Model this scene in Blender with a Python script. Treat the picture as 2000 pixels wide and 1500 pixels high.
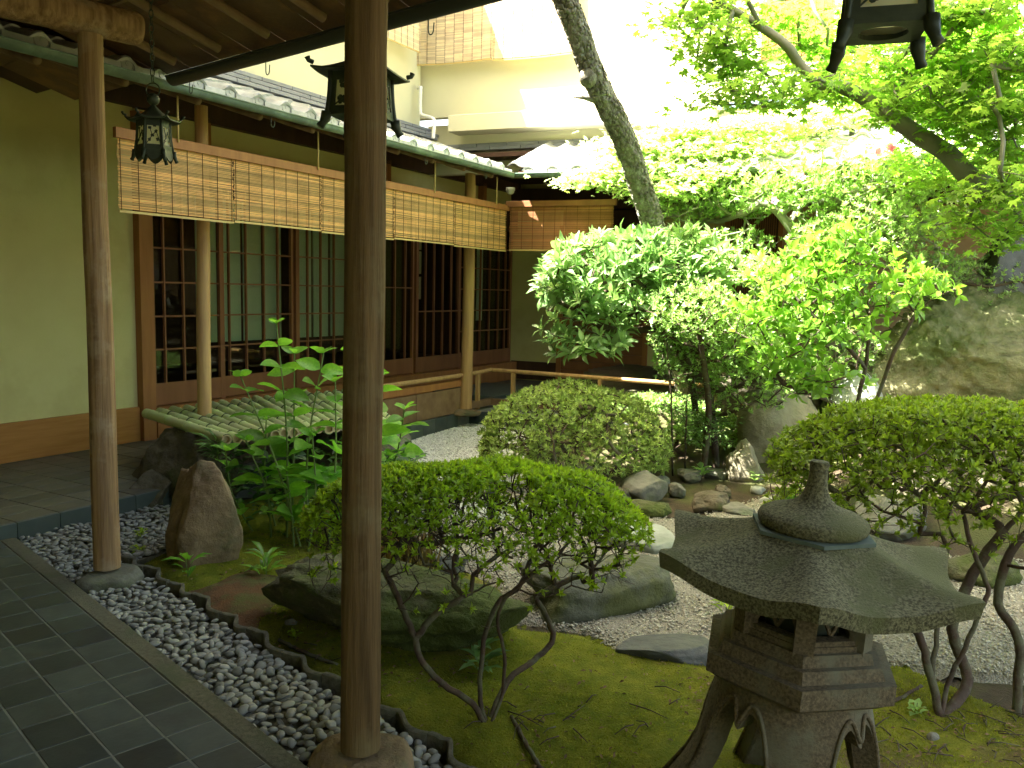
import bpy, math, random
import numpy as np
from math import sin, cos, tan, pi, radians, sqrt, atan2
from mathutils import Vector, Matrix, noise

for o in list(bpy.data.objects): bpy.data.objects.remove(o)
random.seed(11); np.random.seed(11)
S = bpy.context.scene
COL = S.collection
V = Vector

# ------------------------------------------------------------------ camera
F, PIT, ROL, H = 1646.0, 0.11092, 0.02282, 1.4
fw = V((0, cos(PIT), -sin(PIT))); up0 = V((0, sin(PIT), cos(PIT))); rt0 = V((1, 0, 0))
rt = cos(ROL)*rt0 + sin(ROL)*up0; up = -sin(ROL)*rt0 + cos(ROL)*up0
CAM = V((0, 0, H))
cd = bpy.data.cameras.new('camera'); cam = bpy.data.objects.new('camera', cd); COL.objects.link(cam)
cd.sensor_width = 36; cd.lens = F/2000*36; cd.clip_start = 0.05; cd.clip_end = 500
m3 = Matrix((rt, up, -fw)).transposed()
cam.matrix_world = Matrix.Translation(CAM) @ m3.to_4x4()
S.camera = cam

# ------------------------------------------------------------------ light
SUN_AZ, SUN_EL = radians(-110), radians(57)
w = bpy.data.worlds.new('World'); S.world = w; w.use_nodes = True
nt = w.node_tree; nt.nodes.clear()
sky = nt.nodes.new('ShaderNodeTexSky'); sky.sky_type = 'NISHITA'; sky.sun_disc = False
sky.sun_elevation = SUN_EL; sky.sun_rotation = SUN_AZ; sky.air_density = .8; sky.dust_density = 5.0; sky.ozone_density = 0.0
bg = nt.nodes.new('ShaderNodeBackground'); bg.inputs[1].default_value = 0.12
wo = nt.nodes.new('ShaderNodeOutputWorld')
tint = nt.nodes.new('ShaderNodeVectorMath'); tint.operation = 'MULTIPLY'; tint.inputs[1].default_value = (1.08, 1.0, .78)
nt.links.new(sky.outputs[0], tint.inputs[0]); nt.links.new(tint.outputs[0], bg.inputs[0]); nt.links.new(bg.outputs[0], wo.inputs[0])
sd = V((sin(SUN_AZ)*cos(SUN_EL), cos(SUN_AZ)*cos(SUN_EL), sin(SUN_EL)))
sl = bpy.data.lights.new('sun', 'SUN'); sl.energy = 5.0; sl.angle = radians(0.5); sl.color = (1, .96, .88)
so = bpy.data.objects.new('sun', sl); COL.objects.link(so); so.location = sd*30
so.rotation_euler = sd.to_track_quat('Z', 'Y').to_euler()
S.view_settings.view_transform = 'Standard'; S.view_settings.look = 'None'
S.view_settings.exposure = 3.3; S.view_settings.gamma = 1; S.view_settings.use_curve_mapping = False
S.cycles.max_bounces = 8; S.cycles.diffuse_bounces = 4; S.cycles.transmission_bounces = 5; S.cycles.glossy_bounces = 3
S.cycles.caustics_reflective = False; S.cycles.caustics_refractive = False
S.cycles.use_denoising = True

# ------------------------------------------------------------------ frames of the place
def ray(u, v): return (fw*F + rt*(u-1000) + up*(750-v))/F
def G(u, v, z=-.1):
    d = ray(u, v); return CAM + d*((z-H)/d.z)
def PD(u, v, y):
    d = ray(u, v); return CAM + d*(y/d.y)
def pj(p):
    q = V(p)-CAM; k = q.dot(fw)
    if k < .05: return (-9999, -9999)
    return (1000+F*q.dot(rt)/k, 750-F*q.dot(up)/k)
AL = 0.50773
L = V((sin(AL), cos(AL), 0)); W = V((-L.y, L.x, 0))     # along the left wing / away to its left
AA = -0.77912
A = V((sin(AA), cos(AA), 0)); B = V((A.y, -A.x, 0))     # near walkway: far direction / right
R = V((sin(radians(112)), cos(radians(112)), 0)); N = V((-R.y, R.x, 0))  # back wing: right / away
EV = V((.774, -.633, 0)); EN = V((.633, .774, 0))       # near eave: right / out to the garden
def WL(w_, l_, z_=0.0): return W*w_ + L*l_ + V((0, 0, z_))
Z = V((0, 0, 1))

# ------------------------------------------------------------------ materials
def mat(name, c1, c2=None, scale=5, rough=.8, bump=0, bscale=40, stretch=(1, 1, 1), island=0, rand=0, spec=.3,
        c3=None, s3=1.5, t3=.55, metal=0, transl=0, detail=6, bdist=.01, wave=None, voro=0, sharp=.35, bstretch=None):
    m = bpy.data.materials.new(name); m.use_nodes = True
    n = m.node_tree; n.nodes.clear(); k = n.nodes.new; lk = n.links.new
    out = k('ShaderNodeOutputMaterial'); pb = k('ShaderNodeBsdfPrincipled')
    tc = k('ShaderNodeTexCoord'); mp = k('ShaderNodeMapping'); lk(tc.outputs['Object'], mp.inputs[0])
    oi = k('ShaderNodeObjectInfo')
    if rand:
        ad = k('ShaderNodeVectorMath'); ad.operation = 'MULTIPLY_ADD'
        lk(oi.outputs['Random'], ad.inputs[0]); ad.inputs[1].default_value = (37, 53, 71); lk(tc.outputs['Object'], ad.inputs[2])
        lk(ad.outputs[0], mp.inputs[0])
    mp.inputs['Scale'].default_value = stretch
    c2 = c2 or tuple(x*.7 for x in c1)
    nz = k('ShaderNodeTexNoise'); nz.inputs['Scale'].default_value = scale; nz.inputs['Detail'].default_value = detail; nz.inputs['Roughness'].default_value = .6
    lk(mp.outputs[0], nz.inputs['Vector'])
    cr = k('ShaderNodeValToRGB'); cr.color_ramp.elements[0].position = .5-sharp/2; cr.color_ramp.elements[1].position = .5+sharp/2
    cr.color_ramp.elements[0].color = (*c1, 1); cr.color_ramp.elements[1].color = (*c2, 1)
    lk(nz.outputs['Fac'], cr.inputs[0]); col = cr.outputs[0]
    if wave:
        wv = k('ShaderNodeTexWave'); wv.inputs['Scale'].default_value = wave; wv.inputs['Distortion'].default_value = 6; wv.inputs['Detail'].default_value = 3
        lk(mp.outputs[0], wv.inputs[0]); mx = k('ShaderNodeMix'); mx.data_type = 'RGBA'; mx.blend_type = 'MULTIPLY'
        mr = k('ShaderNodeMapRange'); lk(wv.outputs['Fac'], mr.inputs[0]); mr.inputs[3].default_value = .72; mr.inputs[4].default_value = 1.1
        mx.inputs[0].default_value = 1; lk(col, mx.inputs[6]); lk(mr.outputs[0], mx.inputs[7]); col = mx.outputs[2]
    if c3:
        n3 = k('ShaderNodeTexNoise'); n3.inputs['Scale'].default_value = s3; n3.inputs['Detail'].default_value = 5; n3.inputs['Roughness'].default_value = .65
        lk(tc.outputs['Object'] if not rand else ad.outputs[0], n3.inputs['Vector'])
        r3 = k('ShaderNodeMapRange'); r3.inputs[1].default_value = t3-.07; r3.inputs[2].default_value = t3+.07; lk(n3.outputs['Fac'], r3.inputs[0])
        mx = k('ShaderNodeMix'); mx.data_type = 'RGBA'; lk(r3.outputs[0], mx.inputs[0]); lk(col, mx.inputs[6]); mx.inputs[7].default_value = (*c3, 1); col = mx.outputs[2]
    if island or rand:
        gm = k('ShaderNodeNewGeometry'); mr = k('ShaderNodeMapRange')
        a = island or rand
        lk(gm.outputs['Random Per Island'] if island else oi.outputs['Random'], mr.inputs[0]); mr.inputs[3].default_value = 1-a; mr.inputs[4].default_value = 1+a
        hs = k('ShaderNodeVectorMath'); hs.operation = 'SCALE'; lk(col, hs.inputs[0]); lk(mr.outputs[0], hs.inputs['Scale']); col = hs.outputs[0]
    lk(col, pb.inputs['Base Color']); pb.inputs['Roughness'].default_value = rough
    pb.inputs['Specular IOR Level'].default_value = spec; pb.inputs['Metallic'].default_value = metal
    if bump:
        nb = k('ShaderNodeTexVoronoi' if voro else 'ShaderNodeTexNoise'); nb.inputs['Scale'].default_value = bscale
        if not voro: nb.inputs['Detail'].default_value = 5; nb.inputs['Roughness'].default_value = .65
        if bstretch:
            mq = k('ShaderNodeMapping'); mq.inputs['Scale'].default_value = bstretch; lk(tc.outputs['Object'], mq.inputs[0]); lk(mq.outputs[0], nb.inputs['Vector'])
        else: lk(mp.outputs[0], nb.inputs['Vector'])
        bp = k('ShaderNodeBump'); bp.inputs['Strength'].default_value = bump; bp.inputs['Distance'].default_value = bdist
        lk(nb.outputs['Distance' if voro else 'Fac'], bp.inputs['Height']); lk(bp.outputs[0], pb.inputs['Normal'])
    if transl:
        tr = k('ShaderNodeBsdfTranslucent'); sc = k('ShaderNodeVectorMath'); sc.operation = 'MULTIPLY'
        lk(col, sc.inputs[0]); sc.inputs[1].default_value = (1.9, 1.9, 1.3); lk(sc.outputs[0], tr.inputs[0])
        ms = k('ShaderNodeMixShader'); ms.inputs[0].default_value = transl; lk(pb.outputs[0], ms.inputs[1]); lk(tr.outputs[0], ms.inputs[2]); lk(ms.outputs[0], out.inputs[0])
    else: lk(pb.outputs[0], out.inputs[0])
    return m

M = {}
M['slate'] = mat('slate_tile', (.037, .05, .05), (.066, .08, .076), 9, .42, .35, 60, rand=.4, spec=.45, bdist=.003, c3=(.045, .05, .048), s3=5, t3=.62)
M['brown_tile'] = mat('terrace_tile', (.085, .085, .068), (.13, .12, .095), 8, .5, .2, 60, rand=.2, spec=.4, bdist=.003)
M['grout'] = mat('grout', (.22, .23, .2), (.16, .17, .145), 20, .9)
M['concrete'] = mat('rough_concrete', (.17, .16, .115), (.09, .085, .06), 60, .95, .8, 160, bdist=.004, c3=(.1, .11, .07), s3=6)
M['riser'] = mat('dark_riser', (.05, .07, .065), (.08, .1, .09), 6, .5, rand=.15)
M['soil'] = mat('soil', (.085, .06, .035), (.045, .035, .02), 12, .95, 1, 70, c3=(.075, .08, .025), s3=2.2, t3=.52, bdist=.012)
M['moss'] = mat('moss', (.27, .27, .03), (.15, .18, .02), 14, 1, 1, 110, c3=(.16, .12, .05), s3=2.3, t3=.6, bdist=.022, spec=.1)
M['redsoil'] = mat('red_brown_soil', (.16, .075, .03), (.1, .06, .03), 14, .95, 1, 120, bdist=.008, c3=(.10, .1, .03), s3=6, t3=.55)
M['gravelbed'] = mat('gravel_bed', (.42, .4, .31), (.2, .18, .13), 110, .95, 1, 120, voro=1, bdist=.012, sharp=.5)
M['gravel'] = mat('gravel_stones', (.44, .42, .33), (.28, .27, .2), 40, .9, island=.4)
M['pebble'] = mat('pebble', (.24, .245, .225), (.3, .3, .27), 25, .6, .1, 120, rand=.28, spec=.4, bdist=.002)
M['pebbles'] = mat('pebble_mass', (.22, .225, .205), (.28, .28, .25), 25, .6, island=.28, spec=.4)
M['plaster'] = mat('plaster', (.58, .54, .25), (.53, .49, .22), 2.2, .95, .5, 90, bdist=.003, detail=8, c3=(.5, .45, .2), s3=1.1, t3=.56)
M['cream'] = mat('cream_render', (.66, .63, .42), (.62, .59, .39), 2, .9, .2, 150, bdist=.002)
M['cedar'] = mat('cedar_board', (.42, .2, .055), (.33, .145, .035), 3, .6, .15, 50, stretch=(1, 1, 14), bdist=.003)
M['doorwood'] = mat('door_wood', (.27, .12, .05), (.2, .085, .035), 6, .6, .1, 60, stretch=(1, 1, .2), rand=.12, bdist=.002)
M['darkwood'] = mat('dark_wood', (.075, .038, .02), (.05, .025, .013), 5, .7, .2, 40, stretch=(2, 2, .4), rand=.1)
M['frame'] = mat('frame_wood', (.38, .17, .055), (.28, .12, .04), 5, .6, .15, 50, stretch=(3, 3, .3), bdist=.003)
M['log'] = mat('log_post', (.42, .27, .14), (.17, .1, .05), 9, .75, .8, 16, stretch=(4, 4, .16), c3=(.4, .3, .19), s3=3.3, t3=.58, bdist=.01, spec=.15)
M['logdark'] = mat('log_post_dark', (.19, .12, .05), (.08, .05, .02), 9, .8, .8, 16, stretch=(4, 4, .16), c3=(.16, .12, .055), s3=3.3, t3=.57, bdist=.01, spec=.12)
M['loglight'] = mat('log_post_light', (.5, .32, .13), (.36, .21, .09), 9, .6, .3, 26, stretch=(3, 3, .22), bdist=.005)
M['rafter'] = mat('rafter_wood', (.26, .17, .09), (.17, .1, .05), 8, .7, .2, 30)
M['ceiling'] = mat('ceiling_board', (.2, .12, .06), (.14, .08, .04), 6, .8, .3, 60, c3=(.28, .15, .06), s3=3, rand=.15)
M['gutter'] = mat('copper_gutter', (.13, .19, .15), (.08, .12, .095), 5, .45, .1, 20, c3=(.2, .28, .22), s3=4, spec=.5)
M['gutterdark'] = mat('dark_gutter', (.035, .04, .035), (.05, .05, .04), 5, .5)
M['reed'] = mat('reed_slat', (.75, .53, .24), (.6, .4, .16), 6, .7, island=.3, transl=.35, stretch=(1, 1, 1))
M['reedbrown'] = mat('reed_slat_brown', (.42, .2, .085), (.33, .15, .06), 6, .7, island=.3, transl=.2)
M['reedpale'] = mat('reed_slat_pale', (.74, .68, .58), (.64, .54, .42), 6, .7, island=.2, transl=.35)
M['cord'] = mat('cord', (.16, .08, .03), None, 5, .9)
M['bamboo_rod'] = mat('bamboo_rod', (.6, .45, .18), (.5, .35, .12), 6, .5)
M['kawara'] = mat('roof_tile', (.38, .39, .38), (.28, .29, .28), 6, .32, .15, 60, rand=.2, spec=.6, bdist=.002, c3=(.48, .48, .46), s3=5)
M['noshi'] = mat('ridge_tile', (.2, .21, .22), (.27, .28, .29), 4, .5, rand=.1)
M['litgravel'] = mat('gravel_skylit', (.85, .84, .78), (.7, .69, .63), 40, .9, island=.15)  # paler copy of the gravel, sky brightness put into the colour
M['frost'] = mat('frosted_panel', (.6, .68, .5), (.55, .62, .46), 2, .7)
M['warm'] = mat('lit_tone_panel', (.75, .6, .4), (.7, .55, .36), 2, .8)  # warm pale colour stands for the light in the slot
M['granite'] = mat('lantern_granite', (.23, .22, .115), (.065, .06, .03), 150, .95, 1, 150, c3=(.12, .125, .05), s3=5, t3=.56, bdist=.008, sharp=.22)
M['granitewarm'] = mat('lantern_granite_warm', (.18, .14, .08), (.07, .055, .032), 120, .9, 1, 130, c3=(.15, .14, .09), s3=5, t3=.55, bdist=.004, sharp=.3)
M['slateplate'] = mat('slate_plate', (.12, .15, .12), (.08, .11, .09), 20, .8)
M['iron'] = mat('lantern_iron', (.035, .045, .03), (.07, .085, .055), 12, .5, .3, 60, metal=.4, bdist=.003)
M['paper'] = mat('lantern_paper', (.75, .73, .6), (.7, .68, .55), 8, .8, transl=.45)
M['whitepipe'] = mat('white_pipe', (.8, .8, .74), (.7, .7, .64), 4, .5)
M['rock_dark'] = mat('rock_dark', (.15, .13, .085), (.065, .058, .038), 7, .9, 1, 22, c3=(.06, .07, .02), s3=2.5, t3=.56, bdist=.02)
M['rock_moss'] = mat('rock_mossy', (.14, .13, .075), (.06, .06, .032), 6, .95, 1, 20, c3=(.07, .09, .02), s3=2.2, t3=.47, bdist=.03)
M['rock_brown'] = mat('rock_brown', (.28, .2, .11), (.17, .12, .065), 8, .9, .9, 30, c3=(.12, .12, .06), s3=3, t3=.56, bdist=.015)
M['rock_olive'] = mat('rock_olive', (.13, .135, .095), (.07, .075, .05), 5, .85, .9, 18, c3=(.1, .11, .04), s3=3, t3=.52, bdist=.02)
M['rock_grey'] = mat('rock_grey', (.2, .195, .15), (.1, .1, .075), 5, .85, .8, 26, c3=(.13, .15, .08), s3=3, t3=.58, bdist=.012)
M['rock_pale'] = mat('rock_pale', (.4, .42, .35), (.25, .27, .22), 4, .85, .6, 30, c3=(.2, .23, .17), s3=2.5, t3=.6, bdist=.01)
M['rock_black'] = mat('rock_black', (.06, .065, .06), (.11, .115, .105), 9, .6, .8, 30, bdist=.012, spec=.5)
M['rock_tan'] = mat('rock_tan', (.3, .27, .18), (.2, .18, .11), 6, .9, .9, 25, c3=(.3, .16, .08), s3=1.6, t3=.64, bdist=.02)
M['rock_big'] = mat('rock_big_mossy', (.32, .3, .16), (.15, .15, .075), 5, .95, 1, 14, c3=(.1, .125, .04), s3=1.6, t3=.5, bdist=.05)
M['bamboo'] = mat('green_bamboo', (.34, .46, .17), (.46, .54, .24), 3, .35, .1, 60, rand=.2, spec=.5, stretch=(1, 1, 1), c3=(.4, .42, .22), s3=2.5)
M['bamboo_cut'] = mat('bamboo_cut_end', (.62, .5, .3), (.5, .4, .22), 30, .8)
M['bamboo_node'] = mat('bamboo_node', (.05, .06, .03), None, 30, .8)
M['twig'] = mat('azalea_twig', (.1, .065, .045), (.055, .04, .028), 14, .9, .5, 60, c3=(.12, .12, .07), s3=9)
M['mapbark'] = mat('maple_bark', (.27, .28, .2), (.17, .18, .12), 8, .8, .5, 30, c3=(.24, .25, .19), s3=6, t3=.56, bdist=.006)
M['pinebark'] = mat('trunk_bark', (.26, .25, .19), (.10, .095, .07), 10, .95, 1, 22, c3=(.3, .3, .26), s3=9, t3=.55, bdist=.04, stretch=(1, 1, .55))
M['stemgreen'] = mat('green_stem', (.12, .2, .04), (.16, .2, .06), 8, .6)
def leafmat(n, c1, c2, tr=.4, isl=.35, rough=.45, spec=.45): return mat(n, c1, c2, 1.3, rough, island=isl, spec=spec, transl=tr, sharp=.4)
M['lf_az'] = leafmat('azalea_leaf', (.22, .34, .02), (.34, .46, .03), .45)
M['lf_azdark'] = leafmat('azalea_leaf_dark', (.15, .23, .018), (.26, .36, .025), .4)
M['lf_round'] = leafmat('round_bush_leaf', (.22, .32, .08), (.36, .46, .14), .35)
M['lf_rhodo'] = leafmat('rhododendron_leaf', (.14, .27, .08), (.28, .42, .17), .3, rough=.35, spec=.6)
M['lf_hyd'] = mat('hydrangea_leaf', (.12, .3, .03), (.19, .4, .04), 12, .4, .3, 60, rand=.3, spec=.45, transl=.45, bdist=.003)
M['lf_moss'] = leafmat('moss_tuft', (.2, .23, .02), (.3, .32, .035), .3, rough=.9, spec=.1)
M['lf_maple'] = leafmat('maple_leaf', (.18, .34, .045), (.28, .44, .08), .55)
M['lf_maple_sun'] = leafmat('maple_leaf_sunlit', (.34, .46, .2), (.48, .58, .32), .5)  # maple leaf again, strong sun put into a paler colour
M['lf_cam'] = leafmat('camellia_leaf', (.12, .26, .03), (.22, .38, .05), .45, rough=.3, spec=.6)
M['lf_small'] = leafmat('small_shrub_leaf', (.2, .34, .09), (.34, .48, .18), .45, rough=.35, spec=.6)
M['lf_nan'] = leafmat('nandina_leaf', (.1, .2, .05), (.16, .26, .09), .35)
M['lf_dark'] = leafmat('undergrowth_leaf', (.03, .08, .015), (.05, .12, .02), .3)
M['flower'] = mat('pink_flower', (.8, .25, .6), (.85, .35, .68), 8, .6, transl=.3)
M['drygrass'] = leafmat('dry_grass', (.25, .13, .05), (.15, .15, .04), .3)
M['litter'] = mat('leaf_litter', (.13, .075, .035), (.22, .15, .07), 3, .9, island=.4)
M['tanwall'] = mat('tan_wall', (.42, .3, .16), (.36, .25, .13), 3, .9, .2, 80)
def glassmat():
    m = bpy.data.materials.new('window_glass'); m.use_nodes = True; n = m.node_tree; n.nodes.clear(); k = n.nodes.new; lk = n.links.new
    out = k('ShaderNodeOutputMaterial'); t = k('ShaderNodeBsdfTransparent'); t.inputs[0].default_value = (.82, .86, .8, 1)
    g = k('ShaderNodeBsdfGlossy'); g.inputs['Roughness'].default_value = .03
    f = k('ShaderNodeFresnel'); f.inputs[0].default_value = 1.45; ms = k('ShaderNodeMixShader'); fm = k('ShaderNodeMath'); fm.operation = 'MULTIPLY'; fm.inputs[1].default_value = .22; lk(f.outputs[0], fm.inputs[0])
    lk(fm.outputs[0], ms.inputs[0]); lk(t.outputs[0], ms.inputs[1]); lk(g.outputs[0], ms.inputs[2]); lk(ms.outputs[0], out.inputs[0]); return m
M['glass'] = glassmat()

# ------------------------------------------------------------------ mesh helpers
class MB:
    def __init__(s): s.v = []; s.f = []
    def add(s, vs, fs):
        b = len(s.v); s.v += [tuple(x) for x in vs]; s.f += [tuple(i+b for i in f) for f in fs]; return s
    def box(s, c, ax, ay, az, sx, sy, sz, ch=0):
        c = V(c); ax, ay, az = V(ax), V(ay), V(az); vs = []
        if ch:
            for dz, q in ((-1, 0), (1-2*ch/sz, 0), (1, ch)):
                for dx, dy in ((-1, -1), (1, -1), (1, 1), (-1, 1)):
                    vs.append(c + ax*dx*(sx/2-q) + ay*dy*(sy/2-q) + az*dz*sz/2)
            fs = [(3, 2, 1, 0), (8, 9, 10, 11)]
            for r in (0, 4):
                for i in range(4): j = (i+1) % 4; fs.append((r+i, r+j, r+4+j, r+4+i))
            return s.add(vs, fs)
        for dz in (-1, 1):
            for dx, dy in ((-1, -1), (1, -1), (1, 1), (-1, 1)): vs.append(c + ax*dx*sx/2 + ay*dy*sy/2 + az*dz*sz/2)
        return s.add(vs, [(3, 2, 1, 0), (4, 5, 6, 7), (0, 1, 5, 4), (1, 2, 6, 5), (2, 3, 7, 6), (3, 0, 4, 7)])
    def bar(s, a, b, wd, ht, upv=Z):
        a, b = V(a), V(b); d = (b-a); ln = d.length; d.normalize(); x = d.cross(upv)
        if x.length < 1e-4: x = d.cross(V((1, 0, 0)))
        x.normalize(); u = x.cross(d); return s.box((a+b)/2, d, x, u, ln, wd, ht)
    def tube(s, pts, rad, n=8, cap=True, jit=0):
        pts = [V(p) for p in pts]
        if not hasattr(rad, '__len__'): rad = [rad]*len(pts)
        b = len(s.v); prev = None
        for i, p in enumerate(pts):
            t = (pts[min(i+1, len(pts)-1)] - pts[max(i-1, 0)])
            if t.length < 1e-9: t = V((0, 0, 1))
            t.normalize()
            if prev is None: x = t.orthogonal().normalized()
            else:
                x = prev - t*prev.dot(t)
                if x.length < 1e-6: x = t.orthogonal()
                x.normalize()
            prev = x; y = t.cross(x)
            for k in range(n):
                a = 2*pi*k/n; r = rad[i]*(1 + (jit*noise.noise(V((cos(a)*1.5, sin(a)*1.5, i*.6))) if jit else 0))
                s.v.append(tuple(p + (x*cos(a)+y*sin(a))*r))
        for i in range(len(pts)-1):
            for k in range(n):
                j = (k+1) % n; s.f.append((b+i*n+k, b+i*n+j, b+(i+1)*n+j, b+(i+1)*n+k))
        if cap: s.f.append(tuple(b+k for k in reversed(range(n)))); s.f.append(tuple(b+(len(pts)-1)*n+k for k in range(n)))
        return s
    def lathe(s, c, prof, n=24, sq=None):
        c = V(c); b = len(s.v)
        for r, z in prof:
            for k in range(n):
                a = 2*pi*k/n; s.v.append(tuple(c + V((r*cos(a), r*sin(a), z))))
        for i in range(len(prof)-1):
            for k in range(n):
                j = (k+1) % n; s.f.append((b+i*n+k, b+i*n+j, b+(i+1)*n+j, b+(i+1)*n+k))
        s.f.append(tuple(b+k for k in reversed(range(n)))); s.f.append(tuple(b+(len(prof)-1)*n+k for k in range(n)))
        return s
    def prism(s, poly, z0, z1):
        n = len(poly); vs = [(p[0], p[1], z0) for p in poly]+[(p[0], p[1], z1) for p in poly]
        fs = [tuple(reversed(range(n))), tuple(range(n, 2*n))]+[(i, (i+1) % n, n+(i+1) % n, n+i) for i in range(n)]
        return s.add(vs, fs)

WLOC = {}
def link(o, parent, loc):
    COL.objects.link(o)
    if parent is not None:
        o.parent = parent; o.location = loc - WLOC[parent.name]
    else: o.location = loc
    WLOC[o.name] = V(loc); return o
def tag(o, label=None, cat=None, group=None, kind=None):
    if label: o['label'] = label
    if cat: o['category'] = cat
    if group: o['group'] = group
    if kind: o['kind'] = kind
    return o
def thing(name, loc, label, cat, group=None):
    o = bpy.data.objects.new(name, None); o.empty_display_size = .1; link(o, None, V(loc)); return tag(o, label, cat, group)
def smooth(me, ang=None):
    me.polygons.foreach_set('use_smooth', [True]*len(me.polygons))
    if ang is not None:
        try: me.set_sharp_from_angle(angle=radians(ang))
        except Exception: pass
def obj(name, mb, m, parent=None, sm=None, kind=None, label=None, origin=None):
    v = np.array(mb.v, dtype=float)
    o0 = V(((v[:, 0].min()+v[:, 0].max())/2, (v[:, 1].min()+v[:, 1].max())/2, v[:, 2].min())) if origin is None else V(origin)
    v -= np.array(o0)
    me = bpy.data.meshes.new(name); me.from_pydata(v.tolist(), [], mb.f); me.update()
    if sm: smooth(me, sm if sm is not True else None)
    for x in (m if isinstance(m, list) else [m]): me.materials.append(x)
    o = bpy.data.objects.new(name, me); link(o, parent, o0)
    if kind: o['kind'] = kind
    if label: o['label'] = label
    return o
def fastmesh(name, v, f, m, parent=None, sm=False, kind=None):
    """v (n,3) array, f (k,3|4) array: one mesh"""
    v = np.asarray(v, dtype=np.float64); o0 = V(((v[:, 0].min()+v[:, 0].max())/2, (v[:, 1].min()+v[:, 1].max())/2, v[:, 2].min()))
    v = v - np.array(o0); k = f.shape[1]
    me = bpy.data.meshes.new(name); me.vertices.add(len(v)); me.vertices.foreach_set('co', v.ravel())
    me.loops.add(f.size); me.loops.foreach_set('vertex_index', f.ravel().astype(np.int32))
    me.polygons.add(len(f)); me.polygons.foreach_set('loop_start', np.arange(0, f.size, k, dtype=np.int32))
    me.update(calc_edges=True)
    if sm: smooth(me)
    me.materials.append(m); o = bpy.data.objects.new(name, me); link(o, parent, o0)
    if kind: o['kind'] = kind
    return o
def inst(name, me, mw, parent):
    o = bpy.data.objects.new(name, me); COL.objects.link(o); o.parent = parent
    p = WLOC[parent.name] if parent else V((0, 0, 0))
    o.matrix_basis = Matrix.Translation(-p) @ mw; WLOC[o.name] = mw.translation.copy(); return o
def frame(o, x, y, z):
    m = Matrix((x, y, z)).transposed().to_4x4(); m.translation = V(o); return m
def mesh_of(name, mb, mats, sm=None):
    me = bpy.data.meshes.new(name); me.from_pydata(mb.v, [], mb.f); me.update()
    if sm: smooth(me, sm if sm is not True else None)
    for x in (mats if isinstance(mats, list) else [mats]): me.materials.append(x)
    return me
def fbm(p, sc=1, oc=4):
    return noise.fractal(V(p)*sc, 1.0, 2.0, oc)

import bmesh
def ico(sub):
    bm = bmesh.new(); bmesh.ops.create_icosphere(bm, subdivisions=sub, radius=1)
    v = np.array([x.co[:] for x in bm.verts]); f = np.array([[q.index for q in x.verts] for x in bm.faces]); bm.free(); return v, f
ICO = {k: ico(k) for k in (1, 2, 3, 4, 5, 6)}

def rockmesh(size, seed, sub=5, rough=.16, cuts=(), ncut=7, flat=None, boxy=.75, fine=.03):
    rs = random.Random(seed); v, f = ICO[sub]; v = v.copy()
    # superellipsoid
    v = np.sign(v)*np.abs(v)**boxy; v /= np.abs(v).max()
    cl = [(V(n).normalized(), d) for n, d in cuts]
    for i in range(ncut):
        n = V((rs.uniform(-1, 1), rs.uniform(-1, 1), rs.uniform(-.5, 1))).normalized(); cl.append((n, rs.uniform(.62, .86)))
    if flat: cl.append((V((rs.uniform(-.08, .08), rs.uniform(-.08, .08), 1)).normalized(), flat))
    for n, d in cl:
        n = np.array(n); h = v@n; e = h-d; v -= np.where(e > 0, e*.93, 0)[:, None]*n[None, :]
    off = V((seed*3.7, seed*1.3, seed*2.1)); sz = np.array(size)/2; mx = max(size)
    for i in range(len(v)):
        p = V(v[i])*1.0; dr = V(v[i]).normalized()
        k = fbm(p+off, 1.1, 3)*rough + fbm(p*sz.max()*2+off, 5, 3)*fine
        k += -.05*abs(fbm(p+off*2, 2.6, 2))*rough*6
        v[i] += np.array(dr)*k
    v *= sz; return v, f
def rock(name, c, size, rot, seed, m, label, cat='rock', group=None, sink=.25, tilt=(0, 0), **kw):
    v, f = rockmesh(size, seed, **kw)
    rm = np.array((Matrix.Rotation(rot, 3, 'Z') @ Matrix.Rotation(tilt[0], 3, 'X') @ Matrix.Rotation(tilt[1], 3, 'Y')))
    v = v@rm.T; zb = v[:, 2].min(); v[:, 2] -= zb + size[2]*sink
    v += np.array(c)
    o = fastmesh(name, v, f, m, sm=True); return tag(o, label, cat, group)
def rock_at(name, u, vb, wpx, h, dep, seed, m, label, z=-.1, rot=0, **kw):
    """front foot of the rock stands at the point seen at (u, vb); wpx wide, h high, dep deep"""
    p = G(u, vb, z); wd = wpx/F*p.y; d = V((p.x, p.y, 0)).normalized(); sk = kw.pop('sink', .22)
    c = V((p.x, p.y, z)) + d*dep*.5
    return rock(name, c, (wd, dep, h/(1-sk)), rot-atan2(d.x, d.y), seed, m, label, sink=sk, **kw)

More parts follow.
